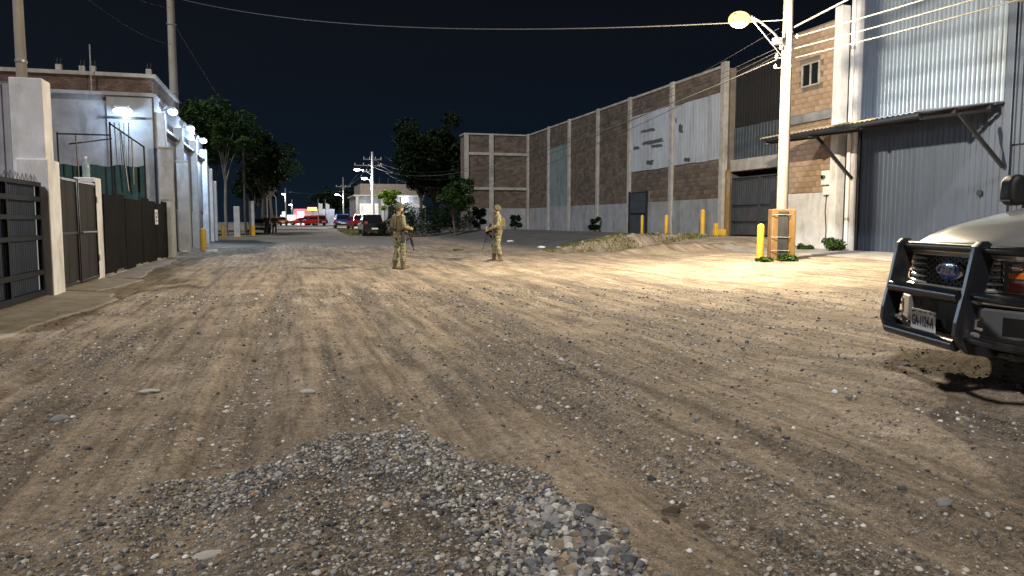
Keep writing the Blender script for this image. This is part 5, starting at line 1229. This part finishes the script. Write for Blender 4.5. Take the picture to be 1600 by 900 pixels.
light('house_light', 'POINT', (15.5-13, 104.6-108, 3.5), 130, (.95, .97, 1), fh, .1)
# ---------------- utility poles down the street
def util(X, Y, h, arms, lamps, label, r=.2):
    z = gz(X, Y); t = thing('utility_pole', label, 'utility pole', (X, Y, z-.1), TH, 'utility poles down the street')
    MB().tube([(0, 0, 0), (0, 0, h*.6), (0, 0, h)], [r, r*.85, r*.65], 12).build('shaft', m_whitewall if r > .19 else m_poleconc, t, smooth=True)
    for zz, a, c in arms:
        ar = MB().box(a, c, -.06, .06, zz-.06, zz+.06).build('crossarm', m_poleconc, t)
        for k in range(4): q = a+.1+(c-a-.2)*k/3; MB().lathe([(.03, 0), (.06, .05), (.04, .1), (.06, .15), (.03, .22)], (q, 0, zz+.06), 8).build('insulator', m_ceramic, ar, smooth=True)
    for x, zz, pw, col in lamps:
        am = MB().tube([(0, 0, zz-.7), (x*.5, 0, zz-.1), (x*.85, 0, zz+.02)], .035, 7).build('lamp_arm', m_steel, t, smooth=True)
        hd = MB().box(x-.35, x+.35, -.15, .15, zz, zz+.14).build('luminaire', m_steel, t, bevel=.03); MB().ell((x, 0, zz-.04), (.32, .18, .12), 12, 7).build('lens', EM('lamp_lens_glow', col, 40), hd, smooth=True)
        light('lamp_light', 'POINT', (x, 0, zz-.35), pw, col, t, .15)
util(-17.1, 95, 9.3, [(8.4, -1.1, 1.15), (7.65, -2.2, 1.1), (6.9, -1.2, .2)], [(-1.9, 7.15, 1500, (.92, .95, 1)), (-1.0, 6.1, 1800, (1, .93, .7))], 'white-lit utility pole with three crossarms and two lamps before the far grey house')
util(-32.7, 150, 9.2, [(7.4, -1.4, 1.4)], [(-1.3, 5.9, 1800, (.85, .93, 1))], 'far slim utility pole with one crossarm and a single lamp', .17)
util(-41.0, 140, 6.8, [], [(-.35, 5.75, 1500, (.86, .94, 1))], 'far lamp post with one bright white lamp beside the lamp arches', .15)
util(-45, 158, 5.2, [], [(-.3, 4.2, 500, (.86, .94, 1))], 'low far lamp post behind the bright lamp post', .12)
# arch gate posts
t, o_ = st_thing('entrance_arch', 'bare pipe entrance arch beside the far lamp post', 'arch', -2.2, 125.5, .4)
MB(o_).tube([(-2.9, 125.5, .3), (-2.9, 125.5, 4.9), (-2.6, 125.5, 5.25), (-1.9, 125.5, 5.3), (-1.6, 125.5, 4.9), (-1.5, 125.5, .3)], .08, 8).build('pipe', m_poleconc, t, smooth=True)
# far shop with a red glow
t, o_ = st_thing('far_shop', 'low white-walled shop with a red-lit doorway at the end of the street', 'shop', 2, 156, .4)
MB(o_).box(-1.2, 1.7, 150, 150.3, .3, 2.4).build('yard_wall', m_whitewall, t)
MB(o_).box(-.9, -.3, 149.7, 150, .3, 3.0).build('gate_post', m_whitewall, t)
MB(o_).box(1.2, 9, 156, 162, .3, 3.6).build('wall', m_dimwhite, t)
MB(o_).box(1.9, 3.2, 155.85, 156, .5, 3.1).build('lit_doorway', EM('red_doorway', (1, .28, .25), 6), t)
MB(o_).box(1.5, 3.7, 155.6, 155.9, 3.2, 3.5).build('sign_band', EM('red_sign', (1, .05, .06), 5), t)
MB(o_).box(3.9, 5.6, 155.7, 155.95, 3.3, 3.9).build('lit_sign', EM('amber_sign', (1, .45, .08), 4), t)
light('doorway_light', 'POINT', (2.5-2, 154.5-156, 1.8), 350, (1, .2, .15), t, .2)
for k, (l, s, h, lb) in enumerate(((5.1, 121, 2.2, 'tall white cloth banner on a far pole'), (6.2, 122, 1.5, 'shorter white cloth banner next to the tall one'))):
    t, o_ = st_thing('banner', lb, 'banner', l, s, .4, 'white banners'); MB(o_).tube([(l-.5, s, .3), (l-.5, s, 4.6)], .05, 8).build('pole', m_steel, t, smooth=True)
    MB(o_).prism([(l-.45, 4.0), (l-.1, 3.85), (l+.12, 3.95-.2*k), (l+.08, 4.0-h*.7+.1), (l-.1, 4.0-h*.7), (l-.45, 4.05-h*.7)], 1, s-.02, s+.02).build('cloth', m_plastic, t)
# white awning behind the big tree
t, o_ = st_thing('awning', 'white lit awning showing through the tree by the yellow-green shrub', 'awning', 14, 96, .5)
MB(o_).prism([(12.6, 2.9), (12.6, 3.1), (14.5, 3.6), (16.6, 3.1), (16.6, 2.9)], 1, 95, 98.5).build('cloth', m_plastic, t)
for l in (12.7, 16.5): MB(o_).tube([(l, 95.1, .3), (l, 95.1, 3.0)], .05, 7).build('leg', m_steel, t)
light('awning_light', 'POINT', (.2, -2.6, 2.1), 30, (1, .98, .95), t, .15); MB(o_).ell((14.2, 93.4, 2.75), (.08, .08, .05)).build('lamp', EM('awning_lamp', (1, .98, .95), 2), t)
# far wires
wire((-17.1, 95, 8.6), (-32.7, 150, 7.9), .8, .02, 'wire between the two far crossarm poles, topmost', m_wiredark, group='far street wires')
wire((-18.6, 95.3, 7.8), (-33.5, 150, 7.7), 1.0, .02, 'wire between the two far crossarm poles, lower', m_wiredark, group='far street wires')
wire((-41, 140, 6.6), (-32.7, 150, 7.2), .5, .015, 'wire crossing the far end of the street', m_wire, group='far street wires')
